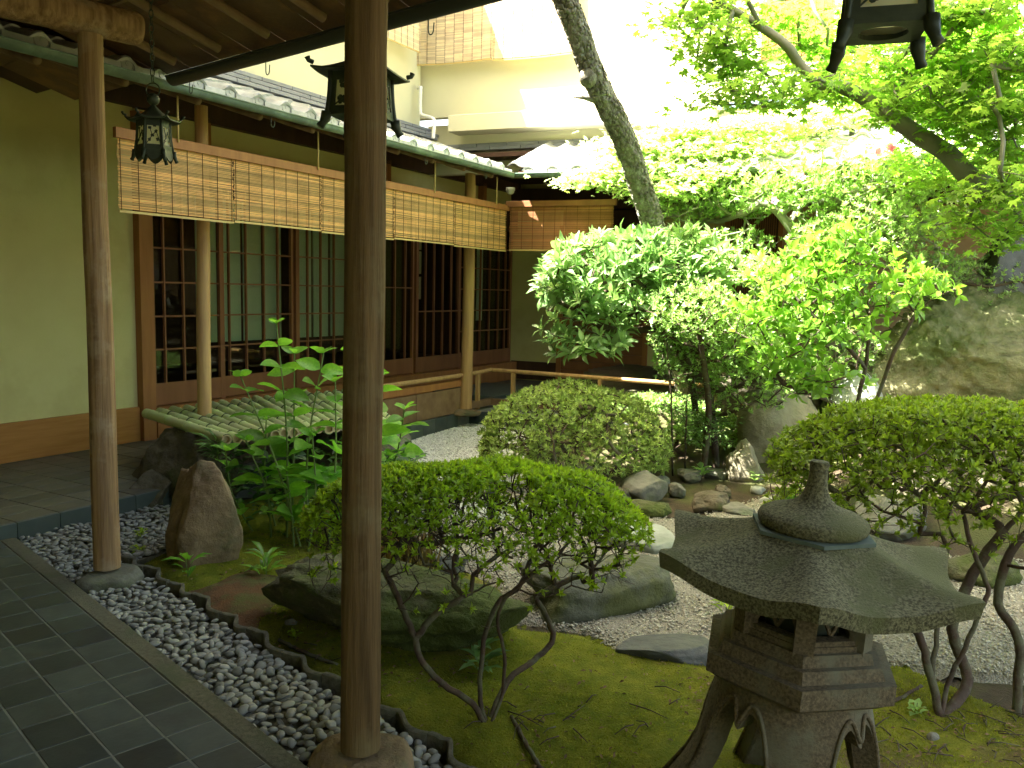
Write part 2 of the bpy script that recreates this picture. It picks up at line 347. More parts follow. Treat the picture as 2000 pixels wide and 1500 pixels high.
# ---- scattering of a template with numpy
def scatter(tv, tf, X, Y, Zr, P):
    """tv(k,3) tf(m,c); X,Y,Zr,P (n,3): axes (already scaled) and positions"""
    n = len(P); k = len(tv)
    v = (tv[None, :, 0, None]*X[:, None, :] + tv[None, :, 1, None]*Y[:, None, :] + tv[None, :, 2, None]*Zr[:, None, :] + P[:, None, :]).reshape(-1, 3)
    f = (tf[None] + (np.arange(n)*k)[:, None, None]).reshape(-1, tf.shape[1]); return v, f
def nrm(a): return a/np.maximum(np.linalg.norm(a, axis=1, keepdims=True), 1e-9)
def leaves(name, P, D, U, ln, wd, m, parent, tmpl='leaf', kind='stuff', curl=.0):
    P, D, U = np.array(P), nrm(np.array(D)), np.array(U); n = len(P)
    X = nrm(np.cross(D, U)); Zn = np.cross(X, D); ln = np.broadcast_to(ln, n)[:, None]; wd = np.broadcast_to(wd, n)[:, None]
    tv, tf = TM[tmpl]; v, f = scatter(tv, tf, X*wd, D*ln, Zn*ln, P)
    return fastmesh(name, v, f, m, parent, sm=False, kind=kind)
TM = {}
TM['small'] = (np.array([(0, 0, 0), (-.5, .5, .08), (0, .55, -.02), (.5, .5, .08), (0, 1, -.08)]), np.array([(0, 2, 1), (0, 3, 2), (1, 2, 4), (2, 3, 4)]))
_lv = [(0, 0, 0)]
for t, wv, zc in ((.28, .4, .05), (.62, .48, .04)):
    _lv += [(-wv, t, zc+.06), (0, t, zc), (wv, t, zc+.06)]
_lv.append((0, 1, -.12))
_lf = [(0, 2, 1), (0, 3, 2), (1, 2, 5), (1, 5, 4), (2, 3, 6), (2, 6, 5), (4, 5, 7), (5, 6, 7)]
TM['leaf'] = (np.array(_lv), np.array(_lf))
_mv = [(0, 0, 0)]; na = 7
for i in range(na):
    a = radians(-125 + 250*i/(na-1)); r = 1 - .5*abs(a)/radians(125)*.8
    if i:
        a2 = radians(-125 + 250*(i-.5)/(na-1)); _mv.append((sin(a2)*.3, cos(a2)*.3+.02, .03))
    _mv.append((sin(a)*r*.62, cos(a)*r*.62+.02, -.1*r))
TM['maple'] = (np.array(_mv)*np.array([1.15, 1.15, 1]), np.array([(0, i+1, i) for i in range(1, len(_mv)-1)]))

# ---- growth of a woody plant towards its twig ends
def grow(paths, targets, seg=.06, wob=.35, r0=.0022, pw=2.3, lift=.25, bias=.9):
    pos = []; par = []
    for pth in paths:
        prev = -1
        if pos:
            d = [(V(q)-V(pth[0])).length for q in pos]; j = int(np.argmin(d))
            prev = j if d[j] < .03 else -1
        for i, p in enumerate(pth):
            if i == 0 and prev >= 0: continue
            pos.append(tuple(p)); par.append(prev); prev = len(pos)-1
    root = V(pos[0]); tips = []
    arr = np.zeros((60000, 3)); arr[:len(pos)] = pos; n0 = len(pos)
    for t in targets:
        tt = np.array(t); d = arr[:n0]-tt; dist = np.linalg.norm(d, axis=1); cost = dist + bias*np.maximum(0, d[:, 2]+.3*dist) 
        j = int(np.argmin(cost)); a = V(arr[j]); b = V(t); ln = (b-a).length
        k = max(1, int(ln/seg)); prev = j
        for i in range(1, k+1):
            s_ = i/k; p = a.lerp(b, s_)
            if i < k:
                amp = ln*wob*.25; p = p + V((random.uniform(-1, 1), random.uniform(-1, 1), random.uniform(-.6, .6)))*amp*.5 + Z*(-lift*ln*s_*(1-s_))
            if n0 >= 59990: break
            arr[n0] = p; par.append(prev); prev = n0; n0 += 1
        tips.append(prev)
    P = arr[:n0]; par = np.array(par); ch = [[] for _ in range(n0)]
    for i, p in enumerate(par):
        if p >= 0: ch[p].append(i)
    rad = np.zeros(n0)
    for i in range(n0-1, -1, -1):
        rad[i] = r0 if not ch[i] else sum(rad[c]**pw for c in ch[i])**(1/pw)
    return P, par, ch, rad, tips
def woodmesh(P, par, ch, rad, rmax=1e9, mb=None, rscale=1):
    mb = mb or MB(); starts = [i for i in range(len(P)) if par[i] < 0]; st = [(i, None) for i in starts]
    while st:
        i, fr = st.pop(); chain = ([fr] if fr is not None else []) + [i]; c = i
        while ch[c]:
            b = max(ch[c], key=lambda q: rad[q])
            for q in ch[c]:
                if q != b: st.append((q, c))
            chain.append(b); c = b
        rr = [min(rad[q], rmax)*rscale for q in chain]
        if fr is not None: rr[0] = rr[1]*1.05
        if len(chain) > 1: mb.tube([P[q] for q in chain], rr, 7 if rr[0] > .012 else (5 if rr[0] > .005 else 3), cap=False)
    return mb
def curve(pts, n=6, jit=0):
    """smooth Catmull-Rom through points"""
    pts = [V(p) for p in pts]; q = [pts[0]*2-pts[1]]+pts+[pts[-1]*2-pts[-2]]; out = []
    for i in range(1, len(q)-2):
        for k in range(n):
            t = k/n; a, b, c, d = q[i-1], q[i], q[i+1], q[i+2]
            p = .5*((2*b)+(c-a)*t+(2*a-5*b+4*c-d)*t*t+(3*b-a-3*c+d)*t**3)
            if jit: p = p+V((random.uniform(-1, 1), random.uniform(-1, 1), random.uniform(-1, 1)))*jit
            out.append(p)
    out.append(pts[-1]); return out

# ================================================================== GROUND
def inpoly(x, y, poly):
    c = False; n = len(poly)
    for i in range(n):
        x1, y1 = poly[i]; x2, y2 = poly[i-1]
        if (y1 > y) != (y2 > y) and x < (x2-x1)*(y-y1)/(y2-y1)+x1: c = not c
    return c
def pdist(x, y, poly):
    best = 1e9
    for i in range(len(poly)):
        a = poly[i-1]; b = poly[i]; dx, dy = b[0]-a[0], b[1]-a[1]; t = max(0, min(1, ((x-a[0])*dx+(y-a[1])*dy)/(dx*dx+dy*dy+1e-12)))
        best = min(best, math.hypot(x-a[0]-t*dx, y-a[1]-t*dy))
    return best
def gp(l, z=-.1): return [(G(u, v, z).x, G(u, v, z).y) for u, v in l]
o = obj('ground', MB().box((0, 30, -.75), (1, 0, 0), (0, 1, 0), Z, 160, 160, 1.0), M['soil'], kind='structure')
# garden floor of earth, rising to the bank at the back right
def gz(x, y):
    k = max(0, min(1, ((x-1.4)*.75+(y-6.6)*.5)/2.2)); z = -.125 + .5*k*k*(3-2*k)
    return z + .015*fbm((x, y, 0), 1.5, 3)
nx, ny = 150, 170; gx = np.linspace(-3.2, 8, nx); gy = np.linspace(.2, 12.6, ny); vs = []
mb = MB()
for y in gy:
    for x in gx: mb.v.append((x, y, gz(x, y)))
for j in range(ny-1):
    for i in range(nx-1):
        a = j*nx+i; c = V((gx[i], gy[j], 0))
        if c.dot(W) > 4.55 or (c-EN*0).dot(B) < -1.75+0: pass
        if c.dot(W) < 4.55: mb.f.append((a, a+1, a+nx+1, a+nx))
obj('garden_ground', mb, M['soil'], sm=True, kind='structure')

def patch(name, poly, m, h, zb, edge=.12, step=.035, rough=.01, sc=6):
    xs = [p[0] for p in poly]; ys = [p[1] for p in poly]; mb = MB(); idx = {}
    X = np.arange(min(xs)-.1, max(xs)+.1, step); Y = np.arange(min(ys)-.1, max(ys)+.1, step); ins = {}
    def vert(i, j):
        if (i, j) not in idx:
            x, y = X[i], Y[j]; jx = .05*fbm((x*4, y*4, 7), 1, 2)
            d = pdist(x, y, poly)*(1 if inpoly(x+jx, y+jx, poly) else -1)
            k = max(-.6, min(1, d/edge)); z = zb+h*(k*(2-k) if k > 0 else k*1.2) + rough*fbm((x, y, 3), sc, 4)
            idx[(i, j)] = len(mb.v); mb.v.append((x, y, z))
        return idx[(i, j)]
    for i in range(len(X)-1):
        for j in range(len(Y)-1):
            cx, cy = X[i]+step/2, Y[j]+step/2
            if inpoly(cx, cy, poly) or pdist(cx, cy, poly) < edge*.5: mb.f.append((vert(i, j), vert(i+1, j), vert(i+1, j+1), vert(i, j+1)))
    return obj(name, mb, m, sm=True, kind='structure')
EDGEPX = [(237, 1092), (283, 1112), (330, 1142), (376, 1165), (432, 1204), (484, 1234), (553, 1280), (632, 1325), (735, 1385), (838, 1440), (915, 1510), (1010, 1590), (1120, 1690)]
EDG = gp(EDGEPX, -.03)
moss_poly = [(p[0]+.02, p[1]+.02) for p in EDG] + [(1.0, 1.5), (2.9, 1.2), (3.4, 2.4)] + gp([(2010, 1400), (1750, 1295), (1430, 1300), (1230, 1275), (1150, 1240), (1020, 1225), (985, 1150), (930, 1120), (760, 1090), (700, 1010), (640, 960), (450, 980), (330, 1060)])
patch('moss', moss_poly, M['moss'], .06, -.125, edge=.14, rough=.012, sc=5)
red_poly = gp([(395, 1140), (480, 1105), (560, 1120), (545, 1180), (490, 1215), (430, 1185), (385, 1160)], -.05)
patch('bare_soil', red_poly, M['redsoil'], .022, -.07, edge=.12, step=.02, rough=.008, sc=9)
grav_poly = gp([(1225, 1300), (1150, 1235), (1000, 1215), (960, 1120), (780, 1080), (720, 1000), (700, 930), (770, 880), (800, 855), (935, 815), (1050, 805), (1040, 880), (1060, 925), (1140, 975), (1220, 1010), (1350, 1010), (1440, 985), (1570, 940), (1640, 1000), (1750, 1080), (2080, 1100), (2120, 1250), (2040, 1330), (1740, 1300), (1400, 1305)])
patch('gravel_bed', grav_poly, M['gravelbed'], .03, -.125, edge=.06, step=.05, rough=.006, sc=5)

# loose gravel over the near part of the bed
tv, tf = ICO[1]
pts = []
rs = np.random.RandomState(3)
while len(pts) < 26000:
    x, y = rs.uniform(-1.8, 4), rs.uniform(2.6, 6.6)
    if not inpoly(x, y, grav_poly): continue
    if rs.rand() > min(1, (3.8/y)**2): continue
    u_, v_ = pj((x, y, -.1))
    if -50 < u_ < 2080 and v_ < 1400: pts.append((x, y, -.093 + rs.uniform(-.006, .004)))
P = np.array(pts); n = len(P)
def rand_axes(n, sx, sy, sz, rs, flat=.5):
    a = rs.uniform(0, 2*pi, n); t = rs.normal(0, flat, n); t2 = rs.normal(0, flat, n)
    X = np.stack([np.cos(a), np.sin(a), t*.5], 1); Zr = np.stack([t*.6, t2*.6, np.ones(n)], 1); Zr = nrm(Zr); X = nrm(X - Zr*(X*Zr).sum(1, keepdims=True)); Y = np.cross(Zr, X)
    return X*sx[:, None], Y*sy[:, None], Zr*sz[:, None]
s_ = rs.uniform(.0035, .0085, n)
X_, Y_, Z_ = rand_axes(n, s_*1.2, s_*.9, s_*.7, rs)
v, f = scatter(tv, tf, X_, Y_, Z_, P); fastmesh('gravel', v, f, M['gravel'], kind='stuff')
# same gravel farther off, sky glare put into its pale colour, coarser scatter
pts = []
while len(pts) < 16000:
    x, y = rs.uniform(-1.6, 2.2), rs.uniform(6.4, 9.8)
    if inpoly(x, y, grav_poly): pts.append((x, y, -.093 + rs.uniform(-.004, .004)))
P = np.array(pts); s_ = rs.uniform(.008, .014, len(P)); X_, Y_, Z_ = rand_axes(len(P), s_*1.2, s_*.9, s_*.6, rs)
v, f = scatter(tv, tf, X_, Y_, Z_, P); fastmesh('gravel_skylit', v, f, M['litgravel'], kind='stuff')

# ---------------------------------------------------------------- near walkway of slate tiles
GO = V((-1.6590, 3.3136, 0)); TW, TL = .15774, .17164
wk = MB(); 
def gridp(c, r, z=0): return GO - A*TL*r - B*TW*c + V((0, 0, z))
wk.prism([gridp(0, 26)[:2], gridp(0, -10)[:2], gridp(30, -10)[:2], gridp(30, 26)[:2]], -.25, -.0008)
walk = obj('walkway', wk, M['grout'], kind='structure')
tile_me = mesh_of('tile', MB().box((0, 0, 0), (1, 0, 0), (0, 1, 0), Z, TW-.007, TL-.007, .02, ch=.0015), M['slate'])
nt_ = 0
for r in range(-9, 24):
    for c in range(0, 28):
        p = gridp(c+.5, r+.5, -.0085); q = pj(p)
        if -90 < q[0] < 2000 and q[1] < 1590 and V((p.x, p.y, 0)).dot(W) < 4.75:
            mw = frame(p, B, A, Z) @ Matrix.Rotation(random.gauss(0, .003), 4, 'X') @ Matrix.Rotation(random.gauss(0, .003), 4, 'Y')
            mw.translation.z += random.uniform(-.0006, .0006); inst('tile', tile_me, mw, walk); nt_ += 1
cb = MB(); a_ = gridp(-.27, -8.6, 0); 
cb.box((gridp(-.27, 9, -.05)), A, B, Z, TL*36, .085, .1, ch=.008)
obj('concrete_edging', cb, M['concrete'], walk)

# ---------------------------------------------------------------- terrace along the wing, tiled
def edgew(l): return 4.6 + max(0, min(.33, (l-4)*.09))
ter = MB(); P0 = [WL(edgew(l), l) for l in (-1.5, 2, 4, 5, 6, 7, 7.7)]
corner = WL(4.93, 7.9)
poly = [(p.x, p.y) for p in P0] + [tuple((corner+R*s)[:2]) for s in (0, 7)] + [tuple((corner+R*7+N*4.2)[:2])] + [tuple(WL(7.4, 12)[:2]), tuple(WL(7.4, -1.5)[:2])]
ter.prism(poly, -.3, .052)
terr = obj('terrace', ter, M['grout'], kind='structure')
th = mesh_of('tile', MB().box((0, 0, 0), (1, 0, 0), (0, 1, 0), Z, .242, .162, .016, ch=.0015), M['brown_tile'])
for j in range(0, 10):
    for i in range(0, 48):
        l_ = -.6+.25*(i+.5); w_ = 4.60+.17*(j+.5)
        if w_+.08 > 6.2 or w_-.085 < edgew(l_)-.02: continue
        p = WL(w_, l_, .0525); q = pj(p)
        if -80 < q[0] < 1230 and 600 < q[1] < 1100: inst('tile', th, frame(p, L, W, Z), terr)
rz = mesh_of('riser_tile', MB().box((0, 0, 0), (1, 0, 0), (0, 1, 0), Z, .2455, .012, .15, ch=.0015), M['riser'])
for i in range(0, 34):
    l_ = -.6+.25*(i+.5); l2 = l_+.02
    if l_ > 7.7: break
    d_ = (WL(edgew(l_+.1), l_+.1)-WL(edgew(l_-.1), l_-.1)).normalized()
    inst('riser_tile', rz, frame(WL(edgew(l_)-.004, l_, -.018), d_, Z.cross(d_), Z), terr)
for i in range(12): inst('riser_tile', rz, frame(corner+R*(.125+.25*i)-N*.004+V((0, 0, -.018)), R, N, Z), terr)

# ---------------------------------------------------------------- pebbles
peb_poly = gp([(14, 1038), (60, 1022), (185, 992), (250, 982), (335, 985), (335, 1065), (237, 1092)], -.03) + [(p[0]-.01, p[1]-.01) for p in EDG[1:]] + [tuple(gridp(-.55, 17)[:2])] + [tuple(gridp(-.55, -6)[:2])]
pb_ = obj('pebble_bed', MB().prism(peb_poly, -.3, -.062), M['concrete'], kind='structure')
rs = np.random.RandomState(5); cell = {}; cand = []
for layer, (zl, md, ntry) in enumerate(((-.052, .024, 6500), (-.038, .027, 11000))):
    cell = {}
    for _ in range(ntry*3):
        x, y = rs.uniform(-3.2, .6), rs.uniform(1.6, 5.9)
        if not inpoly(x, y, peb_poly) or pdist(x, y, peb_poly) < .014: continue
        k = (int(x/md), int(y/md)); ok = True
        for a in (-1, 0, 1):
            for b in (-1, 0, 1):
                for q in cell.get((k[0]+a, k[1]+b), ()):
                    if (q[0]-x)**2+(q[1]-y)**2 < md*md: ok = False
        if not ok: continue
        cell.setdefault(k, []).append((x, y)); cand.append((x, y, zl+rs.uniform(-.005, .007), layer))
cand = [c for c in cand if -80 < pj(c[:3])[0] < 1400 and pj(c[:3])[1] < 1560]
near = sorted([c for c in cand if c[3] == 1 and 0 < pj(c[:3])[0] < 960 and pj(c[:3])[1] < 1500], key=lambda c: -pj(c[:3])[1])[:290]
ns = set(near); rest = np.array([c[:3] for c in cand if c not in ns]); n = len(rest)
tv, tf = ICO[2]
X_, Y_, Z_ = rand_axes(n, rs.uniform(.015, .026, n), rs.uniform(.011, .018, n), rs.uniform(.006, .011, n), rs, .35)
v, f = scatter(tv, tf, X_, Y_, Z_, rest); fastmesh('pebbles', v, f, M['pebbles'], pb_, sm=True, kind='stuff')
pms = []
for k in range(5):
    tv3, tf3 = ICO[2]; vv = tv3*np.array([rs.uniform(.85, 1.15), rs.uniform(.85, 1.1), 1])
    vv = np.array([np.array(x)*(1+.13*noise.noise(V(x)*1.2+V((k*5, 0, 0)))) for x in vv])
    mb = MB(); mb.v = [tuple(x) for x in vv]; mb.f = [tuple(x) for x in tf3]; pms.append(mesh_of('pebble', mb, M['pebble'], True))
for c in near:
    a, b, cc = rs.uniform(.016, .026), rs.uniform(.012, .019), rs.uniform(.007, .012)
    mw = Matrix.Translation(c[:3]) @ Matrix.Rotation(rs.uniform(0, 6.3), 4, 'Z') @ Matrix.Rotation(rs.normal(0, .3), 4, 'X') @ Matrix.Rotation(rs.normal(0, .3), 4, 'Y') @ Matrix.Diagonal((a, b, cc, 1))
    inst('pebble', pms[rs.randint(5)], mw, pb_)

# scalloped concrete garden edging
ed = thing('scalloped_edging', (EDG[5][0], EDG[5][1], -.1), 'weathered concrete garden edging of scalloped pieces between the pebbles and the moss', 'garden edging')
for i in range(len(EDG)-1):
    a, b = V((*EDG[i], 0)), V((*EDG[i+1], 0)); d = (b-a); ln = d.length; d.normalize(); nn = V((-d.y, d.x, 0))
    mb = MB(); K = 14; zt = -.012+random.uniform(-.004, .004)
    for k in range(K+1):
        s = k/K; off = .026*sin(2*pi*(s*.98+.02)) + .012*sin(pi*s)*(1 if s > .25 else -1)
        c = a+d*ln*s*(.985)+nn*off
        for t_, z in ((-.011, -.2), (-.011, zt-.004), (-.006, zt), (.008, zt), (.011, -.2)): mb.v.append(tuple(c+nn*t_+V((0, 0, z))))
    for k in range(K):
        for q in range(4): p = k*5+q; mb.f.append((p, p+5, p+6, p+1))
    mb.f += [(0, 1, 2, 3, 4), tuple(K*5+q for q in (4, 3, 2, 1, 0))]
    obj('edging_piece', mb, M['rock_grey'] if False else M['concrete'], ed, sm=40)

# ================================================================== LEFT WING
wing = thing('wooden_house', WL(6.5, 6, 0), 'yellow plastered garden wing with glazed lattice doors under a tiled eave', 'house')
obj('wall', MB().box(WL(6.24, 1.6, 1.85), L, W, Z, 6.1, .1, 3.6), M['plaster'], wing)
obj('wall', MB().box(WL(6.24, 7.9, 2.71), L, W, Z, 6.45, .09, .2), M['plaster'], wing, label='narrow plaster band above the doors')
obj('baseboard', MB().box(WL(6.175, 1.6, .205), L, W, Z, 6.05, .03, .29), M['cedar'], wing)
obj('door_frame', MB().box(WL(6.18, 4.69, 1.42), L, W, Z, .125, .13, 2.72), M['frame'], wing)
lt = MB(); lt.box(WL(6.2, 7.9, 2.44), L, W, Z, 6.4, .12, .36); lt.box(WL(6.18, 2.5, 2.98), L, W, Z, 18, .14, .34)
obj('lintel', lt, M['darkwood'], wing)
obj('door_sill', MB().box(WL(6.18, 7.93, .2), L, W, Z, 6.35, .16, .26), M['frame'], wing)
for l_ in (5.34, 7.95, 10.1):
    obj('wall_post', MB().box(WL(6.17, l_, 2.72), L, W, Z, .09, .12, .26), M['frame'], wing)
obj('interior_floor', MB().box(WL(7.7, 8, .33), L, W, Z, 6.6, 2.8, .02), M['darkwood'], wing)
ib = MB(); ib.box(WL(9.2, 8, 1.5), L, W, Z, 6.8, .05, 2.4); ib.box(WL(7.7, 4.5, 1.5), W, L, Z, 3, .05, 2.4); ib.box(WL(7.7, 11.3, 1.5), W, L, Z, 3, .05, 2.4); ib.box(WL(7.7, 8, 2.55), L, W, Z, 6.8, 3, .05)
obj('interior_wall', ib, M['darkwood'], wing)
# screens seen behind the glass
mbp = mesh_of('screen_panel', MB().box((0, 0, 0), (1, 0, 0), (0, 1, 0), Z, .25, .01, .8), M['frost'])
for l_ in (5.45, 5.75, 6.02, 6.30, 6.75, 7.02, 7.30, 7.58):
    inst('screen_panel', mesh_of('screen_panel', MB().box((0, 0, 0), (1, 0, 0), (0, 1, 0), Z, .235, .01, 1.36), M['frost']), frame(WL(6.42, l_+.12, 1.52), L, W, Z), wing)
for l_ in (10.25, 10.5): inst('screen_panel', mesh_of('screen_panel', MB().box((0, 0, 0), (1, 0, 0), (0, 1, 0), Z, .16, .01, 1.1), M['frost']), frame(WL(6.42, l_, 1.5), L, W, Z), wing)
for z_ in (1.4, 1.75, 2.08): inst('lit_tone_panel', mesh_of('lit_tone_panel', MB().box((0, 0, 0), (1, 0, 0), (0, 1, 0), Z, .2, .01, .31), M['warm']), frame(WL(6.9, 9.62, z_), L, W, Z), wing)
# sliding lattice doors
def door(l0, l1, w_, vb, hb, dark=False):
    d = thing_part('sliding_door', WL(w_, (l0+l1)/2, .33), wing); zt = 2.3
    fr = MB()
    for l_ in (l0+.025, l1-.025): fr.box(WL(w_, l_, 1.315), L, W, Z, .05, .036, zt-.33)
    fr.box(WL(w_, (l0+l1)/2, .435), L, W, Z, l1-l0-.1, .034, .19)
    obj('stile', fr, M['doorwood'], d)
    for l_ in vb: obj('muntin', MB().box(WL(w_-.004, l_, (zt+.53)/2), L, W, Z, .014, .026, zt-.53), M['doorwood'], d)
    for z in hb: obj('muntin', MB().box(WL(w_+.001, (l0+l1)/2, z), L, W, Z, l1-l0-.1, .02, .014), M['doorwood'], d)
    obj('glass_pane', MB().box(WL(w_+.012, (l0+l1)/2, (zt+.53)/2), L, W, Z, l1-l0-.1, .004, zt-.53), M['glass'], d)
def thing_part(name, loc, parent):
    o = bpy.data.objects.new(name, None); o.empty_display_size = .05; return link(o, parent, V(loc))
HB = (.82, 1.107, 1.398, 1.69, 1.985)
door(4.755, 5.56, 6.19, (4.91, 5.11, 5.33), HB)
door(5.54, 6.52, 6.225, (5.66, 5.87, 6.10, 6.29), HB)
door(6.50, 7.42, 6.19, (6.68, 6.88, 7.09), HB)
door(7.40, 8.62, 6.225, (7.6, 7.8, 8.02, 8.22, 8.43), HB[2:3])
door(8.60, 9.62, 6.19, (8.81, 9.0, 9.2, 9.4), HB[1:2])
door(9.60, 11.08, 6.225, (9.8, 10.0, 10.2, 10.45, 10.7, 10.9), HB)
# upper storey
us = MB(); us.box(WL(6.24, 1.2, 4.9), L, W, Z, 14.9, .12, 3.2)
obj('upper_wall', us, M['cream'], wing)
obj('shade_roof', MB().box(WL(8.2, 1.2, 6.57), L, W, Z, 15.2, 4.1, .14), M['kawara'], wing)  # unseen roof added to stop sun leaking into the wing
for k, (z, d_) in enumerate(((3.33, .05), (3.275, .1), (3.22, .15))):
    mb = MB()
    for i in range(22): mb.box(WL(6.18-d_/2, .2+i*.4+.2*(k % 2), z), L, W, Z, .392, d_+.04, .035, ch=.006)
    obj('ridge_course', mb, M['noshi'], wing)
# eaves boarding and rafters
rf = thing_part('tiled_roof', WL(5.2, 5, 2.6), wing)
EW, EZ, SL = 4.36, 2.62, .315   # eave line and roof slope
def roofz(w_): return EZ + (w_-EW)*SL
mb = MB(); 
q = [WL(4.42, -6, roofz(4.42)-.05), WL(4.42, 7.75, roofz(4.42)-.05), WL(6.2, 8.9, roofz(6.2)-.05), WL(6.2, -6, roofz(6.2)-.05)]
mb.add([p for p in q]+[p-Z*.02 for p in q], [(0, 1, 2, 3), (7, 6, 5, 4), (0, 4, 5, 1), (1, 5, 6, 2), (2, 6, 7, 3), (3, 7, 4, 0)])
obj('eave_board', mb, M['darkwood'], rf)
rme = mesh_of('rafter', MB().tube([(0, 0, 0), (1.75, 0, 0)], [.026, .03], 8), M['rafter'], True)
ax = (W+Z*SL).normalized()
for i in range(13):
    l_ = 1.2+.52*i
    inst('rafter', rme, frame(WL(4.42, l_, roofz(4.42)-.1), ax, L, ax.cross(L)), rf)
# pantile
def pantile(wd, ln):
    mb = MB(); n = 12
    for top in (0, 1):
        for y in (0, 1):
            for i in range(n+1):
                s = i/n; z = .034*sin(pi*(s-.0)/.5) if s < .5 else -.014*sin(pi*(s-.5)/.5)
                mb.v.append(((s-.5)*wd, y*ln-.02, z - .016*(1-top) + .012 - y*.014))
    m_ = n+1
    for i in range(n):
        mb.f.append((i+2*m_, i+1+2*m_, i+1+3*m_, i+3*m_)); mb.f.append((i+1, i, i+m_, i+1+m_)); mb.f.append((i, i+1, i+1+2*m_, i+2*m_)); mb.f.append((i+1+m_, i+m_, i+3*m_, i+1+3*m_))
    mb.f.append((0, 2*m_, 3*m_, m_)); mb.f.append((n, n+m_, n+3*m_, n+2*m_))
    return mb
ptm = mesh_of('roof_tile', pantile(.262, .27), M['kawara'], 50)
capm = MB(); capm.lathe((0, 0, 0), [(.0, -.03), (.047, -.03), (.047, -.002), (.040, .004), (.038, .0), (.012, .0), (.01, .003), (0, .003)], 18)
capm = mesh_of('eave_cap', capm, M['kawara'], 50)
sk = MB(); sk.box((0, 0, 0), (1, 0, 0), (0, 1, 0), Z, .16, .012, .05, ch=.003); skm = mesh_of('eave_tile_lip', sk, M['kawara'])
for i in range(-6, 36):
    for j in range(8):
        w_ = EW + j*.235; l_ = .05+.25*i
        if l_ > 7.72+(w_-4.3)*.6 or l_ < -1.6: continue
        inst('roof_tile', ptm, frame(WL(w_, l_, roofz(w_)), L, ax, L.cross(ax)), rf)
        if j == 0 and l_ > .3:
            inst('eave_cap', capm, frame(WL(w_-.02, l_-.065, roofz(w_)+.005), L, Z, -W), rf)
            inst('eave_tile_lip', skm, frame(WL(w_-.02, l_+.06, roofz(w_)-.02), L, W, Z), rf)
# ---------------------------------------------------------------- back wing
c3 = WL(4.3, 7.65)
bw = thing('garden_house', c3+R*2+N*3, 'back wing of the house with cream upper storey, slab ledge and grey tiled eave', 'house')
C2 = WL(6.19, 11.1)
obj('wall', MB().box(C2+R*.35+N*.05+Z*1.5, R, N, Z, .75, .1, 2.9), M['plaster'], bw)
obj('wall', MB().box(C2+R*2.6+N*.05+Z*1.5, R, N, Z, 1.1, .1, 2.9), M['plaster'], bw)
obj('wall', MB().box(C2+R*7.0+N*.05+Z*1.5, R, N, Z, 6.6, .1, 2.9), M['tanwall'], bw)
obj('baseboard', MB().box(C2+R*.36-N*.01+Z*.21, R, N, Z, .72, .02, .27), M['darkwood'], bw)
pd = thing_part('panel_door', C2+R*1.4+Z*.1, bw)
for i in range(7): obj('board', MB().box(C2+R*1.39-N*.005+Z*(.19+.13*i), R, N, Z, 1.24, .03, .124, ch=.004), M['doorwood'], pd)
for q_ in (.755, 2.04): obj('door_frame', MB().box(C2+R*q_-N*.01+Z*1.2, R, N, Z, .07, .06, 2.3), M['frame'], bw)
obj('inner_wall', MB().box(C2+R*5+N*.2+Z*1.5, R, N, Z, 12, .06, 3), M['darkwood'], bw)
obj('door_panel', MB().box(C2+R*1.4-N*.005+Z*1.6, R, N, Z, 1.2, .02, 1.9), M['darkwood'], pd)
lw = thing_part('lattice_window', C2+R*3.4+Z*1.8, bw)
for i in range(22): obj('lattice_bar', MB().box(C2+R*(3.14+.028*i)-N*.03+Z*2.05, R, N, Z, .015, .02, 1.3), M['doorwood'], lw)
obj('window_frame', MB().box(C2+R*3.1-N*.02+Z*2.05, R, N, Z, .06, .05, 1.4).box(C2+R*3.79-N*.02+Z*2.05, R, N, Z, .06, .05, 1.4), M['frame'], lw)
obj('window_back', MB().box(C2+R*3.45-N*.003+Z*2.05, R, N, Z, .7, .01, 1.3), M['darkwood'], lw)
obj('eave_beam', MB().box(C2+R*3-N*.05+Z*2.72, R, N, Z, 7, .14, .3), M['darkwood'], bw)
UP = WL(6.19, 8.7)
obj('upper_wall', MB().box(UP+R*2.4+N*.06+Z*4.82, R, N, Z, 13.6, .12, 2.72), M['cream'], bw)
obj('shade_roof', MB().box(UP+R*2.6+N*2.1+Z*6.25, R, N, Z, 14.5, 4.4, .14), M['kawara'], bw)  # out of view, added to shade the rooms and veranda below
obj('slab_ledge', MB().box(UP+R*2.0-N*.03+Z*3.35, R, N, Z, 3.1, .3, .19, ch=.01), M['cream'], bw)
obj('lower_wall', MB().box(UP+R*4.6+N*.22+Z*3.1, R, N, Z, 9.2, .1, .6), M['cream'], bw)
obj('sunblock_ceiling', MB().box(C2+R*2.6-N*1.15+Z*2.975, R, N, Z, 10.5, 2.7, .05), M['darkwood'], bw)  # slab added to keep sun off the walls below
uw = thing_part('upper_shutter', UP+R*4.5+Z*4, bw)
for i in range(9): obj('shutter_board', MB().box(UP+R*(4.02+.075*i)-N*.015+Z*4.2, R, N, Z, .07, .025, .7, ch=.004), M['frame'], uw)
obj('downpipe', MB().tube([UP+R*4.92-N*.06+Z*4.6, UP+R*4.92-N*.06+Z*2.3], .03, 8), M['gutterdark'], bw, sm=50)
rb = thing_part('tiled_roof', c3+R*2+N*.6+Z*2.8, bw)
axb = (N+Z*.36).normalized()
mb = MB(); q = [c3-R*.0+N*.06+Z*2.56, c3+R*5.2+N*.06+Z*2.56, c3+R*5.2+N*1.3+Z*2.99, c3-R*.3+N*1.3+Z*2.99]
mb.add([p for p in q]+[p-Z*.02 for p in q], [(0, 1, 2, 3), (7, 6, 5, 4), (0, 4, 5, 1), (1, 5, 6, 2), (2, 6, 7, 3), (3, 7, 4, 0)])
